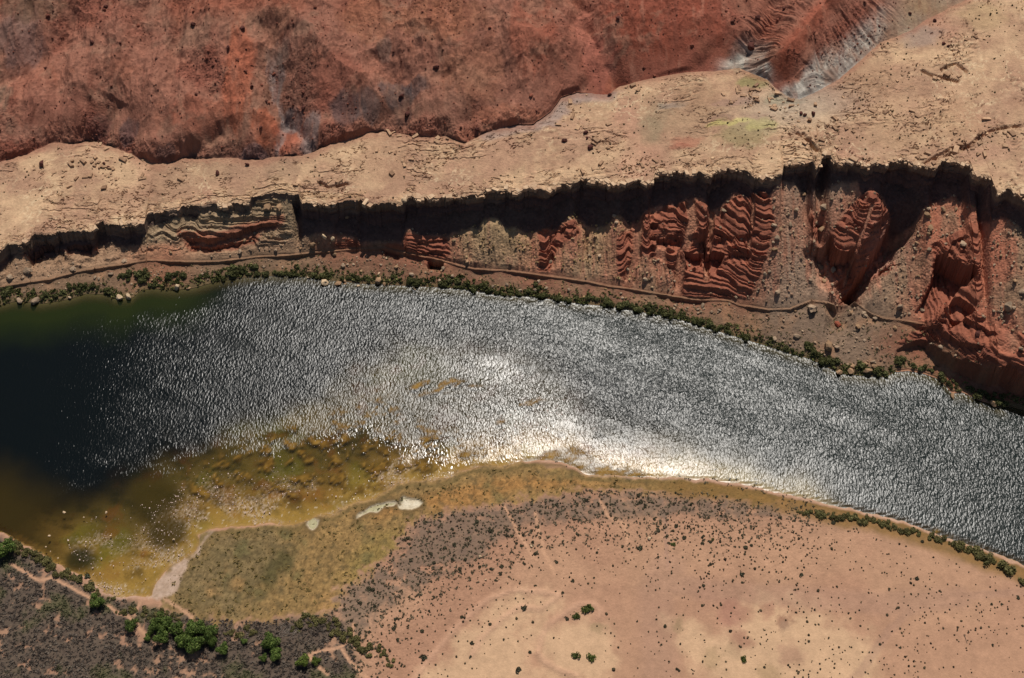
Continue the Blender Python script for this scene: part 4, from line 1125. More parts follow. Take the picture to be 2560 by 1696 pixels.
def label_set(items, place, noun, pre=''):
    """items: (object, size, tone, x): names each by size, tone and where it stands along its band"""
    if not items: return
    sz = np.array([i[1] for i in items]); tn_ = np.array([i[2] for i in items]); xs_ = np.array([i[3] for i in items])
    q = lambda a: np.argsort(np.argsort(a)) / max(len(a) - 1, 1)
    qs, qt, qx = q(sz), q(tn_), q(xs_)
    for (o_, *_), a, b, c in zip(items, qs, qt, qx):
        n = len(items)
        w1 = ('small', 'medium', 'large')[min(2, int(a * 3))] if n > 2 else ''
        w2 = ('dark', 'mid-toned', 'pale')[min(2, int(b * 3))]
        part = ['far left of', 'mid left of', 'middle of', 'mid right of', 'far right of'][min(4, int(c * 5))] if n > 4 else 'in'
        o_['label'] = ' '.join((w1 + ' ' + w2 + ' ' + noun + ' ' + part + ' ' + place).split())

def plant(name, parts, names, loc, r_, hr, label, cat, group, color=(1, 1, 1, 1)):
    root = link(bpy.data.objects.new(name, None))
    root.empty_display_size = 0.5
    root.location = loc
    root.rotation_euler = (0, 0, rng.rand() * 6.28)
    root.scale = (r_, r_, r_ * hr)
    tag(root, label, cat, group)
    for me, n in zip(parts, names):
        o_ = link(bpy.data.objects.new(n, me)); o_.parent = root
        o_.color = color
    return root

# ---- trees of the near bank: photo position of the crown centre, crown radius in photo pixels
TREES = [(246,1503,18,'round green tree standing alone beside the sandy footpath at the river bend'),
 (330,1562,16,'round green tree between the lone path tree and the big grove'),
 (385,1566,19,'leafy green tree at the left end of the big grove'),
 (411,1554,21,'tall green tree at the back left of the big grove, nearest the marsh'),
 (403,1588,19,'green tree in the grove with its shadow falling on bare sand'),
 (443,1577,19,'green tree in the middle of the grove, left of the broad crowns'),
 (460,1598,20,'green tree at the front of the middle of the grove'),
 (487,1570,24,'broad green tree at the back of the grove, right of centre'),
 (489,1607,24,'broadest green tree at the front of the grove, casting the longest shadow'),
 (522,1576,20,'green tree at the back right end of the grove'),
 (525,1602,15,'smaller green tree at the front right end of the grove'),
 (369,1594,10,'small green tree just in front of the grove, on its left'),
 (557,1620,15,'upright green tree alone on bare sand to the right of the grove'),
 (610,1602,8,'tiny dark green tree standing between the upright tree and the double tree'),
 (675,1600,22,'large dark green tree, upper half of the double crown near the bleached dead brush'),
 (690,1634,17,'green tree, lower half of the double crown near the bleached dead brush'),
 (659,1643,10,'small green tree tucked against the left foot of the double crown'),
 (755,1652,16,'yellowish green tree left of the pair beside the forked sandy path'),
 (791,1652,11,'smaller yellowish green tree right of the pair beside the forked sandy path'),
 (8,1372,27,'big green tree at the edge of the picture above the start of the footpath')]
for k, (tx, ty, rp, lab) in enumerate(TREES):
    rr = rp * 0.2 * 1.12
    x_, y_, z_ = at_photo(tx, ty, rr * 0.75)
    g = (1.0, 1.0, 1.0, 1) if k not in (17, 18) else (1.25, 1.15, 1.0, 1)
    plant('cottonwood_tree', tree_meshes[k % 4], ('crown', 'trunk'), (x_[0], y_[0], z_[0]), rr, 1.15, lab, 'tree', 'green trees on the near bank', g)

# ---- tamarisk thickets along both shores: band centre line, half width px, count, radius m
BANDS = [([(0,722),(30,735)], 12, 7, 2.6, 'the far shore clump at the picture edge'),
 ([(60,735),(110,735),(165,730)], 8, 9, 1.9, 'the brush between grey boulders and curved strand'),
 ([(175,716),(230,722),(280,725)], 10, 16, 2.2, 'the thicket behind the curved strand'),
 ([(295,700),(330,690),(365,690),(350,710)], 14, 15, 2.8, 'the clump behind the twin white boulders'),
 ([(372,712),(400,716)], 6, 4, 1.6, 'the gap left of the leaning boulder'),
 ([(415,702),(440,688),(462,690)], 10, 8, 2.5, 'the clump above the leaning white boulder'),
 ([(485,694),(530,692),(570,690)], 8, 12, 2.0, 'the fringe right of the leaning boulder'),
 ([(575,678),(600,672),(622,676)], 10, 10, 2.7, 'the tall clump below the olive ledge'),
 ([(633,665),(645,690)], 8, 6, 2.6, 'the bright clump where the bank steepens'),
 ([(655,685),(700,683),(760,688),(800,692),(830,690)], 7, 26, 1.8, 'the fringe above the square white boulder'),
 ([(850,692),(900,690),(950,700),(1000,695)], 8, 20, 1.8, 'the fringe by the cone shaped boulder'),
 ([(1025,700),(1050,706),(1060,702)], 7, 7, 2.4, 'the clump below the trail undercut'),
 ([(1080,698),(1110,705),(1160,715),(1210,722),(1270,733)], 8, 34, 2.0, 'the long fringe below the yellow talus'),
 ([(1280,728),(1330,735),(1400,748),(1450,752)], 8, 28, 1.9, 'the fringe below the stone edged trail'),
 ([(1343,712),(1346,722)], 5, 3, 2.4, 'the bright clump just below the trail'),
 ([(1475,750),(1520,760),(1580,768),(1640,778)], 9, 32, 2.3, 'the thick hedge below the red ribs'),
 ([(1645,778),(1700,788),(1760,808),(1800,820),(1830,825)], 8, 30, 2.2, 'the brush under the great boulder slope'),
 ([(1855,842),(1910,846),(1950,852)], 6, 6, 2.2, 'the broken line past the thick brush'),
 ([(1965,868),(1985,880)], 7, 5, 2.4, 'the clump left of the rocky point'),
 ([(2022,862),(2035,880),(2060,895),(2100,912)], 9, 14, 2.4, 'the clump around the huge pale boulder'),
 ([(2140,912),(2180,925),(2220,935)], 9, 10, 2.6, 'the boulders of the rocky point'),
 ([(2250,895),(2258,905)], 7, 5, 2.6, 'the bright clump heading the orange beach'),
 ([(2275,912),(2320,925),(2335,930)], 6, 9, 1.8, 'the scrub behind the orange beach'),
 ([(2350,935),(2375,955),(2400,968)], 8, 12, 2.3, 'the clump between the two small beaches'),
 ([(2420,970),(2460,985),(2500,1000),(2515,1005)], 10, 16, 2.4, 'the clump behind the lower beach')]
def sample_line(pl, n, half, r):
    p = np.array(pl, float); cum = np.concatenate([[0], np.cumsum(np.hypot(*(p[1:] - p[:-1]).T))])
    t = (np.arange(n) + r.rand(n)) / n * cum[-1]
    return np.interp(t, cum, p[:, 0]) + r.normal(size=n) * 3, np.interp(t, cum, p[:, 1]) + (r.rand(n) - .5) * 2 * half
for pl, half, n, rad, lab in BANDS:
    a, b = sample_line(pl, n, half, rng)
    x_, y_, z_ = at_photo(a, b, rad * 0.4)
    Fm = np.interp(x_, X, yF); y_ = np.maximum(y_, Fm + 0.7); z_ = height(x_, y_)
    its = []
    for i in range(n):
        rr = rad * (0.65 + 1.0 * rng.rand() ** 1.6)
        t_ = 0.8 + 0.4 * rng.rand()
        its.append((plant('shoreline_bush', TAM[rng.randint(4)], ('foliage', 'stems'), (x_[i], y_[i], z_[i] - 0.1), rr, 0.95, lab, 'bush', 'bushes along the far shore', (t_ * .85, t_ * .88, t_ * .8, 1)), rr, t_, x_[i]))
    label_set(its, lab, 'green bush')
NB = [([(20,1350),(60,1372),(100,1395),(140,1425)], 14, 34, 2.2, 'the hedge along the dark cove'),
 ([(150,1430),(190,1450),(225,1465),(250,1485)], 12, 30, 2.0, 'the hedge between footpath and cove'),
 ([(270,1490),(285,1495)], 5, 4, 1.8, 'the brush behind the lone path tree'),
 ([(290,1525),(340,1530),(400,1535),(460,1545)], 12, 26, 1.5, 'the brush between marsh and grove'),
 ([(720,1560),(790,1555),(840,1570),(880,1590)], 20, 30, 2.0, 'the thicket beside the bleached dead brush'),
 ([(560,1575),(600,1580),(640,1575)], 10, 10, 1.7, 'the brush behind the upright tree'),
 ([(860,1590),(920,1620),(960,1640),(980,1660)], 18, 22, 2.0, 'the thicket right of the forked path'),
 ([(2000,1280),(2060,1284),(2120,1292),(2180,1302),(2240,1318),(2300,1332)], 7, 54, 1.9, 'the dark hedge behind the grassy strand'),
 ([(2315,1340),(2350,1346),(2375,1356)], 6, 10, 1.7, 'the broken line past the dark hedge'),
 ([(2385,1365),(2410,1368)], 8, 4, 2.8, 'the pair before the last hedge'),
 ([(2415,1368),(2440,1378),(2470,1398),(2490,1405)], 8, 15, 2.6, 'the last hedge of the near shore'),
 ([(2510,1412),(2525,1425)], 5, 4, 3.0, 'the clump after the last hedge'),
 ([(2550,1448),(2560,1455)], 4, 2, 3.0, 'the clump at the right picture edge')]
for pl, half, n, rad, lab in NB:
    a, b = sample_line(pl, n, half, rng)
    x_, y_, z_ = at_photo(a, b, rad * 0.4)
    its = []
    for i in range(n):
        if near_land(x_[i:i+1], y_[i:i+1])[0] < 0.8: continue
        rr = rad * (0.7 + 1.0 * rng.rand() ** 1.6); t_ = 0.8 + 0.4 * rng.rand()
        its.append((plant('riverside_bush', TAM[rng.randint(4)], ('foliage', 'stems'), (x_[i], y_[i], z_[i] - 0.1), rr, 0.8, lab, 'bush', 'bushes along the near shore', (t_ * 1.15, t_ * 1.05, t_ * .95, 1)), rr, t_, x_[i]))
    label_set(its, lab, 'green bush')
x_, y_, z_ = at_photo(218, 1439, 1.2)
plant('riverside_bush', SHR[0], ('foliage', 'stems'), (x_[0], y_[0], 0.1), 2.3, .9, 'pale silver green bush leaning over the dark cove', 'bush', None, (1.4, 1.6, 1.6, 1))

# ---- desert shrubs: largest ones singly
BIG = [(1855,1436,9,'dark leafless looking shrub alone on the open pink flat'),(2005,1437,9,'largest dark grey shrub on the open sand below the hedge'),(2293,1447,7,'ragged grey shrub on the open flat, left of the rust coloured patch'),
 (1683,1360,8,'round green shrub beside the straight wheel track'),(1391,1406,8,'round dark shrub on the stony red ground left of the faded scrape'),(1493,1381,5,'dark shrub just below a small white rock'),
 (1600,1370,11,'wide double shrub left of the straight wheel track'),(1645,1327,9,'spreading grey shrub beside the upper wheel track'),(1710,1344,8,'low double shrub right of the straight wheel track'),(1759,1350,5,'small dark shrub right of the double shrub'),(1782,1349,6,'round green shrub, second right of the wheel track'),(1864,1368,8,'thin star shaped grey shrub near the dark brush line'),
 (1432,1452,7,'grey shrub above the curved scrape'),(1555,1367,6,'dark grey shrub left of the wide double shrub'),(1861,1648,11,'bright green bushy shrub in the middle of the pale sand'),(1310,1520,10,'long grey shrub inside the curved scrape'),(1298,1674,12,'wide grey shrub at the bottom of the pale sand'),(1325,1631,6,'round dark shrub on pale sand left of the ring track'),
 (1478,1643,14,'big grey green shrub inside the ring track'),(1440,1640,14,'sparse olive shrub beside the big grey green one in the ring track'),(1470,1525,18,'large green and yellow shrub on the mound at the head of the ring track'),(1440,1540,12,'grey green shrub trailing left from the mound of the ring track'),(1417,1548,9,'last grey shrub of the mound of the ring track'),
 (2560-360,1610,5,'round dark shrub right of the pale wheel track'),(2251,1619,5,'round rust brown shrub right of the curved pale track'),(2483,1612,6,'pale grey shrub near the fallen log'),(2480,1510,5,'dark shrub in the short row on rusty sand'),(2505,1510,5,'second dark shrub of the short row on rusty sand'),(2545,1495,8,'long dark shrub at the end of the row by the picture edge'),
 (2306,1353,6,'grey shrub just below the hedge'),(1951,1293,7,'grey shrub at the left end of the dark hedge'),(1987,1302,7,'second grey shrub below the left end of the hedge'),(2083,1306,8,'grey shrub below the middle of the dark hedge'),(2150,1310,8,'pale grey shrub below the dark hedge'),
 (1260,1598,5,'grey shrub at the edge of the brown track, left of the ring track'),(1225,1560,6,'round dark shrub beside the brown bend of track'),(985,1570,8,'oval grey shrub on pink sand near the brush'),(995,1598,8,'oval grey shrub just below another'),(1055,1577,7,'grey shrub between the brush and the brown track'),(1060,1644,12,'long slanting grey shrub beside the brown track')]
nbig = 0
for (sx_, sy_, rp, lab) in BIG:
    x_, y_, z_ = at_photo(sx_, sy_, 0.5)
    green = 'green' in lab
    parts = (SGR if green else SHR)[nbig % 3]
    plant('desert_shrub', parts, ('foliage', 'stems'), (x_[0], y_[0], z_[0] - 0.05), rp * 0.21, 0.7, lab, 'shrub', 'desert shrubs scattered on the near flats')
    nbig += 1

def scatter(n, fn_mask, seed, ylo, yhi, xlo=-300, xhi=300):
    r = np.random.RandomState(seed)
    x_ = xlo + (xhi - xlo) * r.rand(n); y_ = ylo + (yhi - ylo) * r.rand(n)
    m = r.rand(n) < fn_mask(x_, y_)
    return x_[m], y_[m]

def near_mask_scrub(x_, y_):       # medium shrubs around the brush band, thinning outward
    d_ = near_land(x_, y_)
    b_ = brush_band(x_, y_); l_ = brush_left(x_, y_); m_ = marsh(x_, y_)
    cl_ = sst(-.1, .4, fbm(x_, y_, 14, 3, 701))
    p = (0.75 * sst(-45, 0, b_) * (0.3 + .7 * cl_) + 0.03) * (m_ < 1) * (l_ < 0) * (d_ > 5)
    return p * (x_ < 120) 
xa, ya = scatter(2600, near_mask_scrub, 71, 250, 400, -140, 130)
order = np.arange(len(xa))
radii = 0.55 + 1.15 * np.random.RandomState(7).rand(len(xa)) ** 2
o_ = np.argsort(-radii)
xa, ya, radii = xa[o_], ya[o_], radii[o_]
zs_ = height(xa, ya)
NIND = 255 - 0
def scrub_label(x_, y_):
    px2, py2 = project(x_, y_, 1.0)
    b_ = brush_band(np.array([x_]), np.array([y_]))[0]
    if b_ > 0 and px2 < 1000: return 'the grey brush band above the forked path'
    if b_ > 0 and px2 < 1250: return 'the grey brush band right of the marsh'
    if b_ > 0: return 'the grey brush band along the grassy strand'
    if py2 > 1560 and px2 < 1130: return 'the pink sand between forked path and brown track'
    if py2 > 1480 and px2 < 1250: return 'the pink sand above the brown track bend'
    if py2 < 1400 and px2 > 1500: return 'the stony ground near the wheel track'
    if py2 < 1480: return 'the stony ground below the brush band'
    return 'the sand around the ring track'
sets = {}
for i in range(min(NIND, len(xa))):
    rr = radii[i]; t_ = 0.8 + .4 * rng.rand()
    lab = scrub_label(xa[i], ya[i])
    sets.setdefault(lab, []).append((plant('desert_shrub', SHR[rng.randint(4)], ('foliage', 'stems'), (xa[i], ya[i], zs_[i] - .05), rr, .75, lab, 'shrub', 'desert shrubs scattered on the near flats', (t_, t_, t_, 1)), rr, t_, xa[i]))
for k_, v_ in sets.items(): label_set(v_, k_, 'desert shrub')

def merged_blobs(name, x_, y_, z_, rad, cols, hr=0.7, base=ICO0, jit=0.35, mat=None, smooth=False, seed=1, sink=0.0, squash=None):
    V0, F0 = base; n = len(x_); r = np.random.RandomState(seed)
    nv = len(V0)
    S = rad[:, None, None] * (1 + jit * (r.rand(n, nv, 1) * 2 - 1))
    ax = np.ones((n, 1, 3)); ax[:, 0, 2] = hr
    if squash is not None: ax[:, 0, :] *= squash
    th = r.rand(n) * 6.28
    P = V0[None] * S * ax
    c_, s_ = np.cos(th)[:, None], np.sin(th)[:, None]
    Q = P.copy(); Q[..., 0] = P[..., 0] * c_ - P[..., 1] * s_; Q[..., 1] = P[..., 0] * s_ + P[..., 1] * c_
    Q += np.stack([x_, y_, z_ + rad * hr * (0.55 - sink)], 1)[:, None, :]
    Fq = (F0[None] + (np.arange(n) * nv)[:, None, None]).reshape(-1, 3)
    C = np.repeat(cols[:, None, :], nv, 1) * (1 + 0.25 * (r.rand(n, nv, 1) - .5))
    me = mesh_from(name, Q.reshape(-1, 3), Fq, C.reshape(-1, 3), None, smooth, mat)
    return link(bpy.data.objects.new(name, me))

def tuft_base(nq=9, seed=3):
    r = np.random.RandomState(seed); V = []
    for _ in range(nq):
        d_ = r.normal(size=3); d_[2] = abs(d_[2]); d_ /= np.linalg.norm(d_); p = d_ * (.35 + .5 * r.rand())
        a = r.normal(size=3); a /= np.linalg.norm(a); b = np.cross(a, r.normal(size=3)); b /= np.linalg.norm(b)
        V += [p - a * .5, p + b * .4, p + a * .5, p - b * .4]
    V = np.array(V); Fq = []
    for k in range(nq): Fq += [(4*k, 4*k+1, 4*k+2), (4*k, 4*k+2, 4*k+3)]
    return V, np.array(Fq)
TUFT = tuft_base()
def colmix(n, a, b, seed):
    r = np.random.RandomState(seed); t = r.rand(n, 1)
    return np.array(a) * (1 - t) + np.array(b) * t
M_SCRUB = attr_material('scrub_twigs', 0.95, 0.0, 3.0, 0.05)

# small shrubs: countless dots on the flats
k0 = min(NIND, len(xa))
xs1, ys1, rs1 = xa[k0:], ya[k0:], radii[k0:]
def dots_mask(x_, y_):
    d_ = near_land(x_, y_); m_ = marsh(x_, y_); l_ = brush_left(x_, y_)
    dn_ = 0.25 + 0.75 * sst(-.25, .35, fbm(x_, y_, 30, 3, 711))
    return (d_ > 12) * (m_ < -1) * (l_ < -1) * dn_ * (0.25 + .75 * sst(20, 160, x_)) 
x2, y2 = scatter(12000, dots_mask, 72, 246, 420)
r2 = 0.26 + 0.30 * np.random.RandomState(8).rand(len(x2)) ** 2 + 0.45 * np.random.RandomState(9).rand(len(x2)) ** 12
def stony_mask(x_, y_):
    b_ = brush_band(x_, y_); return sst(-45, -2, b_) * (marsh(x_, y_) < -1) * (brush_left(x_, y_) < -1) * (near_land(x_, y_) > 6) * .9
x3, y3 = scatter(9000, stony_mask, 73, 250, 420)
r3 = 0.22 + 0.3 * np.random.RandomState(10).rand(len(x3))
x_, y_, r_ = np.concatenate([xs1, x2, x3]), np.concatenate([ys1, y2, y3]), np.concatenate([rs1, r2, r3])
o_ = merged_blobs('low_scrub', x_, y_, height(x_, y_), r_, colmix(len(x_), srgb(58,50,40), srgb(100,88,66), 3), .7, ICO0, .4, M_SCRUB, False, 4)
tag(o_, 'countless tiny dark shrubs dotting the pink and pale sand of the near flats', 'scrub', None, 'stuff')

# woody brush of the lower left
def brush_mask(x_, y_):
    l_ = brush_left(x_, y_)
    g_ = fbm(x_, y_, 9, 5, 71, 0.62) + 0.35 * fbm(x_, y_, 40, 2, 72)
    ok = (l_ > 1) * (near_land(x_, y_) > 1.5)
    for pl in foot_tracks[:7]:
        ok = ok * (line_dist(x_, y_, pl, True)[0] > 1.3)
    g_ = g_ + 0.12 * sst(-60, -240, x_) * sst(330, 280, y_)
    return ok * sst(0.38, 0.26, g_)
x_, y_ = scatter(17000, brush_mask, 75, 240, 345, -262, -60)
r_ = 0.35 + 0.65 * np.random.RandomState(11).rand(len(x_)) ** 2
cc = colmix(len(x_), srgb(76,66,60), srgb(118,106,94), 12)
gz = sst(.05, .4, fbm(x_, y_, 20, 4, 89))[:, None] * .7
cc = cc * (1 - gz) + srgb(92,94,60) * gz
o_ = merged_blobs('brush_cover', x_, y_, height(x_, y_) - .1, r_ * 1.15, cc * 1.25, .7, TUFT, .5, M_SCRUB, False, 14)
tag(o_, 'dense grey brown woody brush with bare sandy gaps on the near bank', 'brush', None, 'stuff')
# grey brush behind the marsh
def bb_mask(x_, y_): return sst(-22, 2, brush_band(x_, y_)) * (marsh(x_, y_) < 0) * (brush_left(x_, y_) < 3) * sst(-.35, .1, fbm(x_, y_, 5, 4, 75, .6))
x_, y_ = scatter(20000, bb_mask, 76, 250, 420, -130, 190)
r_ = 0.35 + 0.6 * np.random.RandomState(12).rand(len(x_)) ** 2
o_ = merged_blobs('brush_cover', x_, y_, height(x_, y_), r_, colmix(len(x_), srgb(84,78,60), srgb(134,122,98), 13), .7, TUFT, .5, M_SCRUB, False, 15)
tag(o_, 'grey green brush band curving behind the tawny marsh', 'brush', None, 'stuff')
# marsh tussocks
def tus_mask(x_, y_): return (marsh(x_, y_) > 1.5) * (near_land(x_, y_) > 2) * (0.2 + .8 * sst(-.1, .4, fbm(x_, y_, 12, 4, 721) + .25 * (olive(x_, y_) > 0)))
x_, y_ = scatter(15000, tus_mask, 77, 270, 400, -200, 130)
r_ = 0.25 + 0.75 * np.random.RandomState(13).rand(len(x_)) ** 4
o_ = merged_blobs('marsh_grass', x_, y_, height(x_, y_), r_, colmix(len(x_), srgb(96,86,50), srgb(156,132,82), 16), .6, TUFT, .5, M_SCRUB, False, 17)
tag(o_, 'tawny and olive grass tussocks covering the marshy point', 'grass', None, 'stuff')

# shrubs dotted over the bench
def bench_mask(x_, y_):
    R_, H_ = np.interp(x_, X, yR), np.interp(x_, X, yH)
    return ((y_ > R_ + 2) & (y_ < H_ - 1)) * (0.12 + .88 * sst(-.1, .45, fbm(x_, y_, 45, 3, 731) + .25 * sst(60, 200, x_)))
x_, y_ = scatter(5200, bench_mask, 78, 480, 680)
r_ = 0.28 + 0.35 * np.random.RandomState(14).rand(len(x_)) ** 2
o_ = merged_blobs('low_scrub', x_, y_, height(x_, y_), r_, colmix(len(x_), srgb(70,56,40), srgb(98,84,60), 18), .75, ICO0, .35, M_SCRUB, False, 19)
tag(o_, 'tiny dark shrubs dotting the pale sandstone bench above the cliff', 'scrub', None, 'stuff')

# ================================================================== boulders
def boulder_mesh(seed, c, base=ICO1, cut=4):
    r = np.random.RandomState(seed)
    V, F0 = base[0].copy(), base[1]
    V = V * (1 + 0.16 * r.normal(size=(len(V), 1)).clip(-1.5, 1.5))
    for _ in range(cut + 3):                           # flat broken faces
        n = r.normal(size=3); n /= np.linalg.norm(n); h_ = 0.55 + 0.25 * r.rand()
        dd = V @ n; V = V - np.where(dd > h_, dd - h_, 0)[:, None] * n
    V = V * np.array([1.0, 0.75 + .3 * r.rand(), 0.62 + .25 * r.rand()])
    C = np.broadcast_to(c, (len(V), 3)) * (1 + .2 * (r.rand(len(V), 1) - .5))
    return mesh_from('boulder_stone', V, F0, C, None, False, M_BOULDER)
WHITEB = [boulder_mesh(200 + i, srgb(214,184,148)) for i in range(4)]
GREYB = [boulder_mesh(210 + i, srgb(172,146,120)) for i in range(4)]
TANB = [boulder_mesh(220 + i, srgb(168,134,102)) for i in range(4)]
DARKB = [boulder_mesh(230 + i, srgb(96,58,50)) for i in range(4)]
REDB = [boulder_mesh(240 + i, srgb(146,80,60)) for i in range(3)]
def boulder(set_, px2, py2, wpx, label, group=None, hr=1.0, asp=1.0, rot=None, lift=None, sink=.3, mpp=0.24):
    r_ = wpx * mpp * 0.5
    x_, y_, z_ = at_photo(px2, py2, r_ * .5 if lift is None else lift)
    o_ = link(bpy.data.objects.new('boulder', set_[rng.randint(len(set_))]))
    zz_ = max(z_[0], -0.3)
    o_.location = (x_[0], y_[0], zz_ + r_ * hr * (.6 - sink))
    o_.rotation_euler = (rng.normal() * .15, rng.normal() * .15, rng.rand() * 6.28 if rot is None else rot)
    o_.scale = (r_, r_ * asp, r_ * hr)
    tag(o_, label, 'boulder', group)
    return o_
SHOREB = [(WHITEB,297,743,22,'left one of the twin white boulders standing in the river',1.0,.8),(WHITEB,320,741,20,'right one of the twin white boulders standing in the river',1.0,.8),
 (WHITEB,442,720,15,'leaning pale boulder upright in the shallows of the far shore',1.5,.7),(TANB,470,719,12,'low pale boulder right of the leaning one',.7,1),(WHITEB,174,744,10,'small pale boulder at the edge of the sandy strand',1,.8),
 (GREYB,48,750,19,'broad grey boulder at the shore, left of the rounded one',.8,.8),(GREYB,88,751,22,'rounded grey boulder at the water, right of the broad one',1,.9),(GREYB,22,694,18,'grey boulder on the slope above the far left shore',1,1),
 (WHITEB,813,706,21,'square white boulder on the far shore',1,.95),(TANB,846,708,17,'cream boulder right of the square white boulder',.9,1),(TANB,862,702,10,'small cream stone above the cream boulder',1,1),(TANB,863,709,8,'smallest cream stone beside the cream boulder',.8,1),
 (WHITEB,771,692,10,'small pale boulder up the shore, left of the square one',.9,1),(WHITEB,895,716,11,'pale boulder at the water between the cream and the cone shaped boulders',.8,.8),(TANB,946,702,21,'cone shaped grey boulder half under the far shore bushes',1.2,.9),(TANB,961,709,12,'tan boulder just right of the cone shaped one',.8,1),(TANB,903,677,10,'pale stone lying among bushes above the far shore',.6,.8),(WHITEB,947,683,9,'pale flat stone above the cone shaped boulder',.6,.8),
 (WHITEB,1036,722,10,'white wet rock breaking the water below the dark clump',.8,.6),
 (TANB,781,614,17,'dark faced boulder left of the split blocks above the trail',1.5,.8),(WHITEB,811,594,15,'left one of the split pale blocks above the trail',1.5,.7),(WHITEB,832,600,14,'right one of the split pale blocks above the trail',1.6,.7),(GREYB,600,630,13,'lone grey boulder on the slope below the olive ledge',1.2,.8),(TANB,836,637,11,'pale boulder just below the trail, under the split blocks',1.4,.8),
 (WHITEB,1012,530,16,'pale angular block lit inside the cliff shadow',1,1),(TANB,850,537,20,'largest buff block lit inside the cliff shadow',.9,1),(TANB,878,514,9,'small buff block lit at the top of the shadow',1.2,.8),(TANB,868,541,12,'small buff block right of the largest lit one',.8,1),(TANB,900,529,14,'flat buff block at the right of the lit group',.7,1),(TANB,745,513,14,'buff pillar block at the corner of the olive alcove',1.8,.8),
 (TANB,697,518,20,'brown boulder lying on the olive ledge, right one',1,1),(TANB,668,516,22,'brown boulder lying on the olive ledge, left one',.8,1),
 (GREYB,276,685,14,'flat pale boulder below the trail near the shore clump',1,.8),(GREYB,182,672,16,'dark boulder right above the trail on the left',.9,1),(GREYB,310,652,14,'dark boulder beside the trail, behind the shore clump',.8,1),(GREYB,68,676,24,'big grey boulder group top on the left slope',.8,.8),
 (TANB,2072,866,30,'huge pale boulder on the rocky point',1.2,.75),(TANB,2170,928,22,'upright tan boulder at the tip of the rocky point',1.1,.8),(TANB,2100,930,18,'leftmost shore boulder of the rocky point, at the water',1,.8),(TANB,2127,928,17,'grey boulder at the water between two tan ones',1,.9),(TANB,2186,914,16,'rounded tan boulder behind the upright one',1,1),(TANB,2132,914,15,'tan boulder back from the water on the rocky point',.8,1),(TANB,2166,910,11,'small tan boulder above the upright one',.9,1),
 (REDB,2094,808,19,'square red boulder in the dry wash below the trail',1,.9),(GREYB,2031,770,30,'large dark boulder right under the bend of the trail',1,.8),(GREYB,2248,768,18,'pointed pale boulder beside the red dirt slope',1.2,.7),(TANB,2146,816,17,'tan boulder below the lower trail',.9,1),(GREYB,2188,795,13,'dark boulder propping the lower trail',1,1),(GREYB,2519,770,26,'tall grey boulder on the gravel chute by the right edge',1.3,.8),
 (TANB,2484,1010,18,'pale boulder at the end of the lower curved beach',1.1,.8),(TANB,2382,990,16,'long tan rock between the two small beaches',.7,.7),(GREYB,2082,675,18,'grey boulder at the mouth of the dark ravine',1.1,.8),(GREYB,2060,520,22,'dark boulder in the green tinted gully',1.2,.9),(TANB,2054,572,18,'cream topped boulder below the green gully',.9,1),(GREYB,1990,525,13,'round boulder high on the great boulder slope',1,1),
 (DARKB,2444,832,20,'black shadowed boulder at the foot of the gravel chute',.8,.8),(GREYB,2410,610,20,'grey boulder high on the ridge beyond the dark ravine',1,1)]
for (st_, a, b, w_, lab, hr_, asp) in SHOREB:
    boulder(st_, a, b, w_, lab, None, hr_, asp, None, None, .15 if hr_ > 1 else .25)
DHB = [(265,16,14,'dark boulder high on the left red hill, left one of a pair'),(250,20,9,'smaller dark boulder of the pair high on the left red hill'),(606,69,17,'long black slab on the red hill near the top'),(570,117,12,'round dark boulder left of the grey gully head'),(482,60,14,'brown boulder in the middle of the upper hill'),(230,105,14,'dark boulder cluster top on the left hill'),(630,215,11,'dark rounded shrub like boulder on the orange spur'),(665,253,11,'pale boulder on the orange spur, upper one'),(652,318,9,'pale boulder on the orange spur, lower one'),(758,268,15,'dark boulder in the grey ash patch'),(1090,168,16,'black slanting boulder above the ash patches'),(1003,240,14,'black boulder above the dark outcrop'),(1018,285,20,'black boulder at the foot of the dark outcrop'),(103,408,22,'dark red boulder at the edge of the bench on the left'),(543,433,13,'dark red boulder out on the bench'),(618,411,11,'black round boulder at the hill foot'),(260,408,11,'small red boulder on the left bench'),(270,418,9,'second small red boulder on the left bench'),(1192,322,12,'dark boulder at the start of the dry wash'),(1525,236,11,'dark boulder at the bend above the dry wash'),(1545,45,14,'black boulder on the central red slope'),(1832,54,10,'flat dark slab on the right red slope'),(1895,43,13,'dark boulder in the rocky chute'),(1878,115,26,'largest dark boulder above the white badlands'),(1960,20,12,'dark boulder on the far right red slope'),(2003,282,12,'brown boulder on the bench, first of three'),(2013,286,12,'brown boulder on the bench, middle of three'),(2034,284,16,'brown boulder on the bench, widest of three'),(2337,51,12,'black boulder beside the grey gully at the top right'),(2276,33,9,'dark boulder on the pink slope at the top right'),(2360,108,12,'dark boulder on the upper right bench'),(2372,115,9,'smaller dark boulder on the upper right bench'),(1410,351,14,'dark boulder on the bench above the cliff centre'),(1475,368,18,'largest boulder of the pile on the bench'),(1465,330,13,'dark boulder above the bench pile'),(1468,345,11,'boulder in the middle of the bench pile'),(1342,277,7,'tiny dark boulder beside the wash'),(390,148,9,'dark boulder on the left slope'),(300,107,10,'dark boulder right of the left cluster'),(540,150,8,'small dark boulder above the orange spur')]
for (a, b, w_, lab) in DHB:
    boulder(DARKB, a, b, w_, lab, None, .95, .85, None, None, .2, .25)
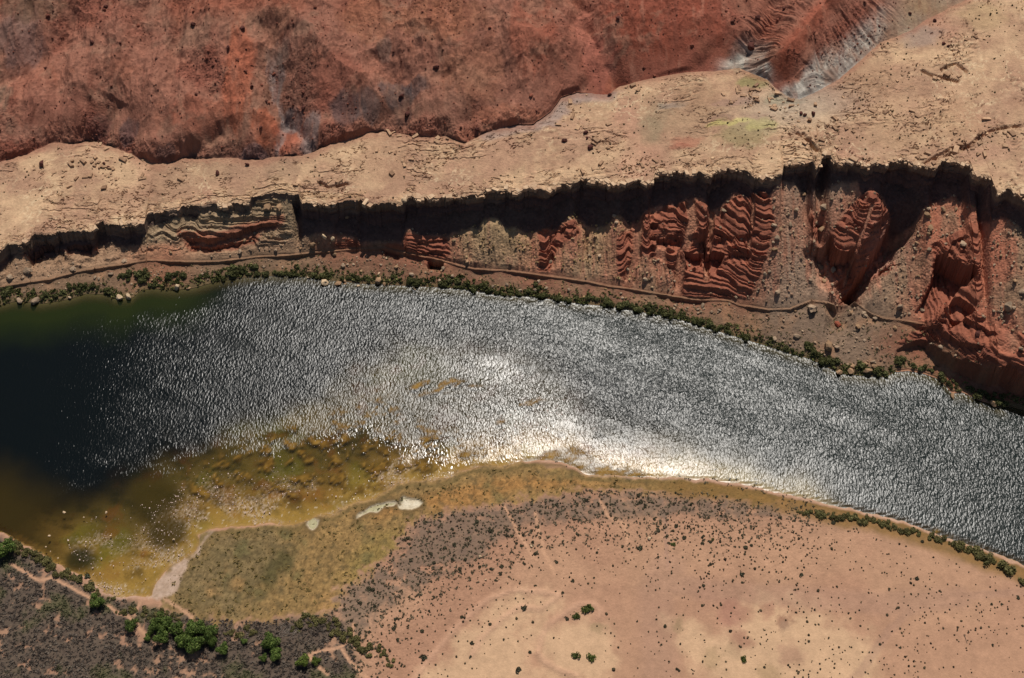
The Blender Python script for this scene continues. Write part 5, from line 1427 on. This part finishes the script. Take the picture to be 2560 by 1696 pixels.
for (a, b, w_, lab) in [(1328,1367,9,'small white boulder on stony red ground'),(1199,1392,9,'white boulder standing in the grey brush'),(1496,1373,5,'tiny white rock above a dark shrub'),(1622,1348,10,'cracked white rock with brown pieces beside the wheel track'),(1214,1450,6,'white rock inside a ring of dark shrub'),(127,1347,8,'largest pale stone in the dark cove'),(119,1375,5,'pale stone in the cove near the hedge'),(148,1402,5,'pale stone in the cove close to the bank'),(130,1386,4,'tiny pale stone between two others in the cove'),(165,1290,8,'forked pale stone in the dark water'),(268,1286,7,'pale stone among the submerged cobbles'),(212,1299,5,'pale stone at the upper end of the cobble bar'),(278,1343,6,'pale stone in the middle of the cobble bar'),(435,1352,8,'grey stone near the sandy spit')]:
    boulder(WHITEB, a, b, w_, lab, None, .9, .9, None, 0.1, .1, .22)

# talus boulders: 300 largest singly, the rest joined
def tal_mask(x_, y_):
    F0_, T0_, B0_ = [np.interp(x_, X, a_) for a_ in (yF, yT, yB)]
    ok = (y_ > F0_ + 2) & (y_ < np.interp(x_, X, yL) + 2.5) & (np.abs(y_ - T0_) > 2)
    rk_ = np.zeros(len(x_))
    for f_ in RB: rk_ = np.maximum(rk_, sst(-1, 1, f_(x_, y_)))
    return ok * (1 - .9 * rk_) * (0.35 + .65 * sst(-.2, .3, fbm(x_, y_, 16, 3, 741))) * (bank_clamp(x_, y_) < 0)
xt, yt = scatter(30000, tal_mask, 81, 410, 580)
rt = 0.22 + 0.62 * np.random.RandomState(15).rand(len(xt)) ** 3.5 + 1.3 * np.random.RandomState(16).rand(len(xt)) ** 26
rt *= np.interp(xt, [-300, -50, 130, 300], [.85, .9, 1.15, 1.3])
o_ = np.argsort(-rt); xt, yt, rt = xt[o_], yt[o_], rt[o_]
ht = height(xt, yt)
NB_ = 190
def tal_label(x_, y_):
    p, q_ = project(x_, y_, np.interp(x_, X, zT))
    above = y_ > np.interp(x_, X, yT)
    w_ = 'above' if above else 'below'
    if p < 760: return 'the low talus %s the left trail' % w_
    if p < 1300: return 'the slope %s the trail under the long cliff' % w_
    if p < 1700: return 'the yellow talus %s the trail' % w_
    if p < 1900: return 'the red ribs %s the trail' % w_
    if p < 2110: return 'the great boulder slope %s the trail' % w_
    return 'the slopes %s the trail past the ravine' % w_
def tint_for(x_):
    p = 1280 + x_ / .24
    return (np.interp(p, [0, 1100, 1300, 1600, 1800, 2600], [1, 1, 1.05, 1.05, .95, .9]))
sets = {}
for i in range(NB_):
    o_ = link(bpy.data.objects.new('talus_boulder', (GREYB, TANB)[rng.rand() > .7][rng.randint(4)]))
    rr = rt[i]
    o_.location = (xt[i], yt[i], ht[i] + rr * .25)
    o_.rotation_euler = (rng.normal() * .4, rng.normal() * .4, rng.rand() * 6.28); o_.scale = (rr, rr * .85, rr * .9)
    t_ = tint_for(xt[i]) * (.8 + .4 * rng.rand()); o_.color = (t_, t_, t_, 1)
    lab = tal_label(xt[i], yt[i])
    tag(o_, lab, 'boulder', 'boulders on the talus slopes')
    sets.setdefault(lab, []).append((o_, rr, t_, xt[i]))
for k_, v_ in sets.items(): label_set(v_, k_, 'brown boulder')
m = slice(NB_, None)
cc = colmix(len(xt[m]), srgb(128,104,84), srgb(204,174,142), 22)
ylz = (sst(-60, 0, xt[m]) * sst(90, 60, xt[m]))[:, None]; cc = cc * (1 - ylz) + cc * np.array([1.0, .98, .72]) * ylz
redz = sst(.1, .5, fbm(xt[m], yt[m], 20, 3, 743))[:, None] * .5
cc = cc * (1 - redz) + srgb(176,118,92) * redz
o_ = merged_blobs('talus_rubble', xt[m], yt[m], ht[m], rt[m], cc, .8, ICO0, .3, M_BOULDER, False, 23, .25)
tag(o_, 'loose brown and buff rubble covering the talus below the cliff', 'rubble', None, 'stuff')
# rubble on the red hills
def hill_mask(x_, y_):
    H_ = np.interp(x_, X, yH)
    return (y_ > H_ + 1) * (0.22 + .78 * sst(0.05, .45, fbm(x_, y_, 45, 3, 525) + .25 * fbm(x_, y_, 10, 3, 526)))
x_, y_ = scatter(15000, hill_mask, 82, 500, 668)
r_ = 0.25 + 0.4 * np.random.RandomState(17).rand(len(x_)) ** 3 + 0.9 * np.random.RandomState(18).rand(len(x_)) ** 40
o_ = merged_blobs('hill_rubble', x_, y_, height(x_, y_), r_, colmix(len(x_), srgb(78,44,37), srgb(140,84,66), 24), .8, ICO0, .3, M_BOULDER, False, 25, .2)
tag(o_, 'small dark red stones scattered over the red hills', 'rubble', None, 'stuff')
# rim slabs and ledge rubble on the bench
def rim_mask(x_, y_):
    R_ = np.interp(x_, X, yR)
    return ((y_ > R_ + .6) & (y_ < R_ + 14)) * sst(0, .4, fbm(x_, y_, 18, 3, 751) + .1) * sst(14, 3, y_ - R_)
x_, y_ = scatter(16000, rim_mask, 83, 440, 580)
r_ = 0.35 + 0.7 * np.random.RandomState(19).rand(len(x_)) ** 3
o_ = merged_blobs('rim_rubble', x_, y_, height(x_, y_), r_, colmix(len(x_), srgb(176,138,106), srgb(212,176,138), 26), .5, ICO0, .3, M_BOULDER, False, 27, .2)
tag(o_, 'broken buff slabs along the lip of the cliff', 'rubble', None, 'stuff')
# cobbles awash on the shoal
def cob_mask(x_, y_):
    d_ = -near_land(x_, y_); s_ = shelf(x_, y_)
    stm_ = fbm(x_ * 0.75 + y_ * 0.5, y_, 26, 3, 105) + 0.55 * fbm(x_, y_, 7, 4, 106, .65)
    return (d_ > -.5) * sst(52, 8, d_) * (s_ > -4) * (0.05 + .95 * sst(.05, .35, stm_ + .1))
x_, y_ = scatter(17000, cob_mask, 84, 280, 420, -235, 60)
r_ = 0.14 + 0.24 * np.random.RandomState(20).rand(len(x_)) ** 3
o_ = merged_blobs('cobbles', x_, y_, np.full(len(x_), -0.04), r_, colmix(len(x_), srgb(196,166,150), srgb(232,206,192), 28), .7, ICO0, .3, M_BOULDER, False, 29, .1)
tag(o_, 'pale pinkish cobbles awash on the golden shoal', 'cobbles', None, 'stuff')

# bleached dead brush and fallen log
pr = []
r = np.random.RandomState(90)
for _ in range(90):
    a = r.normal(size=2) * np.array([3.2, 1.6]); b = a + r.normal(size=2) * 1.3
    pr.append(tube((a[0], a[1], .1), (b[0], b[1], .5 + .8 * r.rand()), .07, .03, 4))
V, Fq = joinm(pr)
x_, y_, z_ = at_photo(722, 1577, .4)
o_ = link(bpy.data.objects.new('dead_brush', mesh_from('dead_brush', V, Fq, np.broadcast_to(srgb(170,156,142), (len(V), 3)), None, True, M_BARK)))
o_.location = (x_[0], y_[0], z_[0]); tag(o_, 'bleached grey tangle of dead branches above the double tree', 'dead brush')
x_, y_, z_ = at_photo([2411, 2418], [1588, 1609], .2)
dx, dy = x_[1] - x_[0], y_[1] - y_[0]
root = link(bpy.data.objects.new('fallen_log', None)); root.location = (x_[0], y_[0], z_[0] + .15)
tag(root, 'thin weathered log lying on the sand with a round root end', 'log')
V, Fq = joinm([tube((0, 0, 0), (dx * .5, dy * .45, .05), .22, .16), tube((dx * .5, dy * .45, .05), (dx, dy, 0), .16, .08)])
o_ = link(bpy.data.objects.new('log_stem', mesh_from('log_stem', V, Fq, np.broadcast_to(srgb(120,104,88), (len(V), 3)), None, True, M_BARK))); o_.parent = root
V, Fq = joinm([tube((0, 0, 0), (.7 * math.cos(a), .7 * math.sin(a), .3), .1, .03, 4) for a in np.linspace(0, 6, 8)])
o_ = link(bpy.data.objects.new('root_end', mesh_from('root_end', V, Fq, np.broadcast_to(srgb(80,70,58), (len(V), 3)), None, True, M_BARK))); o_.parent = root

# broken blocks hanging on the lip of the cliff
def rock_block_base():
    V = np.array([(-1,-1,-1),(1,-1,-1),(1,1,-1),(-1,1,-1),(-.9,-.85,1),(.85,-.9,1),(.9,.9,1),(-.85,.9,1)], float)
    Fq = np.array([(0,2,1),(0,3,2),(4,5,6),(4,6,7),(0,1,5),(0,5,4),(1,2,6),(1,6,5),(2,3,7),(2,7,6),(3,0,4),(3,4,7)])
    return V, Fq
BLK = rock_block_base()
r = np.random.RandomState(95)
n = 1500
x_ = -300 + 600 * r.rand(n)
clump = fbm(x_, x_ * 0, 14, 3, 761) > -.15 + .25 * (x_ < -60)
x_ = x_[clump]; n = len(x_)
off = np.abs(r.normal(size=n)) * 1.3 - 0.7
y_ = np.interp(x_, X, yR) + off
zt_ = np.interp(x_, X, zR) - np.where(off < 0, -off * 1.5, 0) - .2
r_ = 0.4 + 1.2 * r.rand(n) ** 2.5
sq = np.stack([0.8 + .9 * r.rand(n), 0.6 + .5 * r.rand(n), 0.4 + .5 * r.rand(n)], 1)
o_ = merged_blobs('rim_blocks', x_, y_, zt_ - .3, r_, colmix(n, srgb(178,142,112), srgb(224,190,154), 96), 1.0, BLK, .22, M_BOULDER, False, 97, .5, sq)
tag(o_, 'split buff sandstone blocks perched on the cliff edge', 'rubble', None, 'stuff')
print('TRIS', sum(sum(len(p.vertices) - 2 for p in m.polygons[:1]) * len(m.polygons) for m in {o.data.name: o.data for o in SC.objects if o.type == 'MESH'}.values()))

def bank_mask(x_, y_):
    F0_, T0_ = np.interp(x_, X, yF), np.interp(x_, X, yT)
    return ((y_ > F0_ + 1) & (y_ < T0_ - 1.6)) * (.3 + .7 * sst(-.1, .3, fbm(x_, y_, 10, 3, 771)))
x_, y_ = scatter(16000, bank_mask, 85, 400, 506)
r_ = 0.3 + 0.6 * np.random.RandomState(21).rand(len(x_)) ** 2.5
o_ = merged_blobs('bank_scrub', x_, y_, height(x_, y_), r_, colmix(len(x_), srgb(88,80,58), srgb(136,124,90), 98), .7, TUFT, .5, M_SCRUB, False, 99)
tag(o_, 'low grey green scrub on the dirt bank between trail and river', 'scrub', None, 'stuff')

# ragged reeds and low growth that knit the shoreline bushes together
def reed_mask(x_, y_):
    F0_ = np.interp(x_, X, yF)
    return ((y_ > F0_ + .3) & (y_ < F0_ + 7 + 3 * fbm(x_, y_, 15, 2, 781))) * sst(-.35, .1, fbm(x_, y_, 16, 3, 783)) * (bank_clamp(x_, y_) < 6)
x_, y_ = scatter(30000, reed_mask, 86, 400, 500)
r_ = 0.5 + 0.9 * np.random.RandomState(22).rand(len(x_)) ** 2
cc = colmix(len(x_), srgb(70,78,42), srgb(132,128,80), 101)
o_ = merged_blobs('shore_reeds', x_, y_, height(x_, y_) - .1, r_, cc, 1.0, TUFT, .5, M_SCRUB, False, 102)
tag(o_, 'ragged olive undergrowth along the far waterline between the bushes', 'undergrowth', None, 'stuff')
# flat slabs broken out of the bench in patches
SP = [(1900,262,70,14),(1505,360,34,34),(1110,350,30,10),(1050,395,60,20),(2400,380,70,18),(1440,300,30,24),(1560,420,90,10),(260,400,90,30),(230,440,60,20),(820,458,50,10),(1880,235,50,12),(2050,310,60,10),(2200,275,70,16),(1700,410,80,8),(2060,355,40,18),(1000,330,40,10),(1560,215,40,8),(1180,470,40,6),(2350,190,50,8),(2440,90,50,10),(2480,330,70,20)]
xs_, ys_ = [], []
r = np.random.RandomState(103)
for cx, cy, rx, ry in SP:
    n = int(5 + rx * ry * .02)
    ux, uy, _ = to_ground(cx + rx * .85 * r.normal(size=n), cy + ry * .85 * r.normal(size=n)); xs_.append(ux); ys_.append(uy)
x_, y_ = np.concatenate(xs_), np.concatenate(ys_)
k = (y_ > np.interp(x_, X, yR) + 1.5) & (y_ < np.interp(x_, X, yH)); x_, y_ = x_[k], y_[k]; n = len(x_)
r_ = 0.4 + 1.1 * r.rand(n) ** 2.2
sq = np.stack([0.8 + 1.1 * r.rand(n), 0.5 + .5 * r.rand(n), 0.25 + .4 * r.rand(n)], 1)
o_ = merged_blobs('bench_slabs', x_, y_, height(x_, y_), r_, colmix(n, srgb(140,108,84), srgb(196,158,124), 104), 1.0, BLK, .3, M_BOULDER, False, 105, .3, sq)
tag(o_, 'broken sandstone slabs lying in patches on the bench', 'rubble', None, 'stuff')
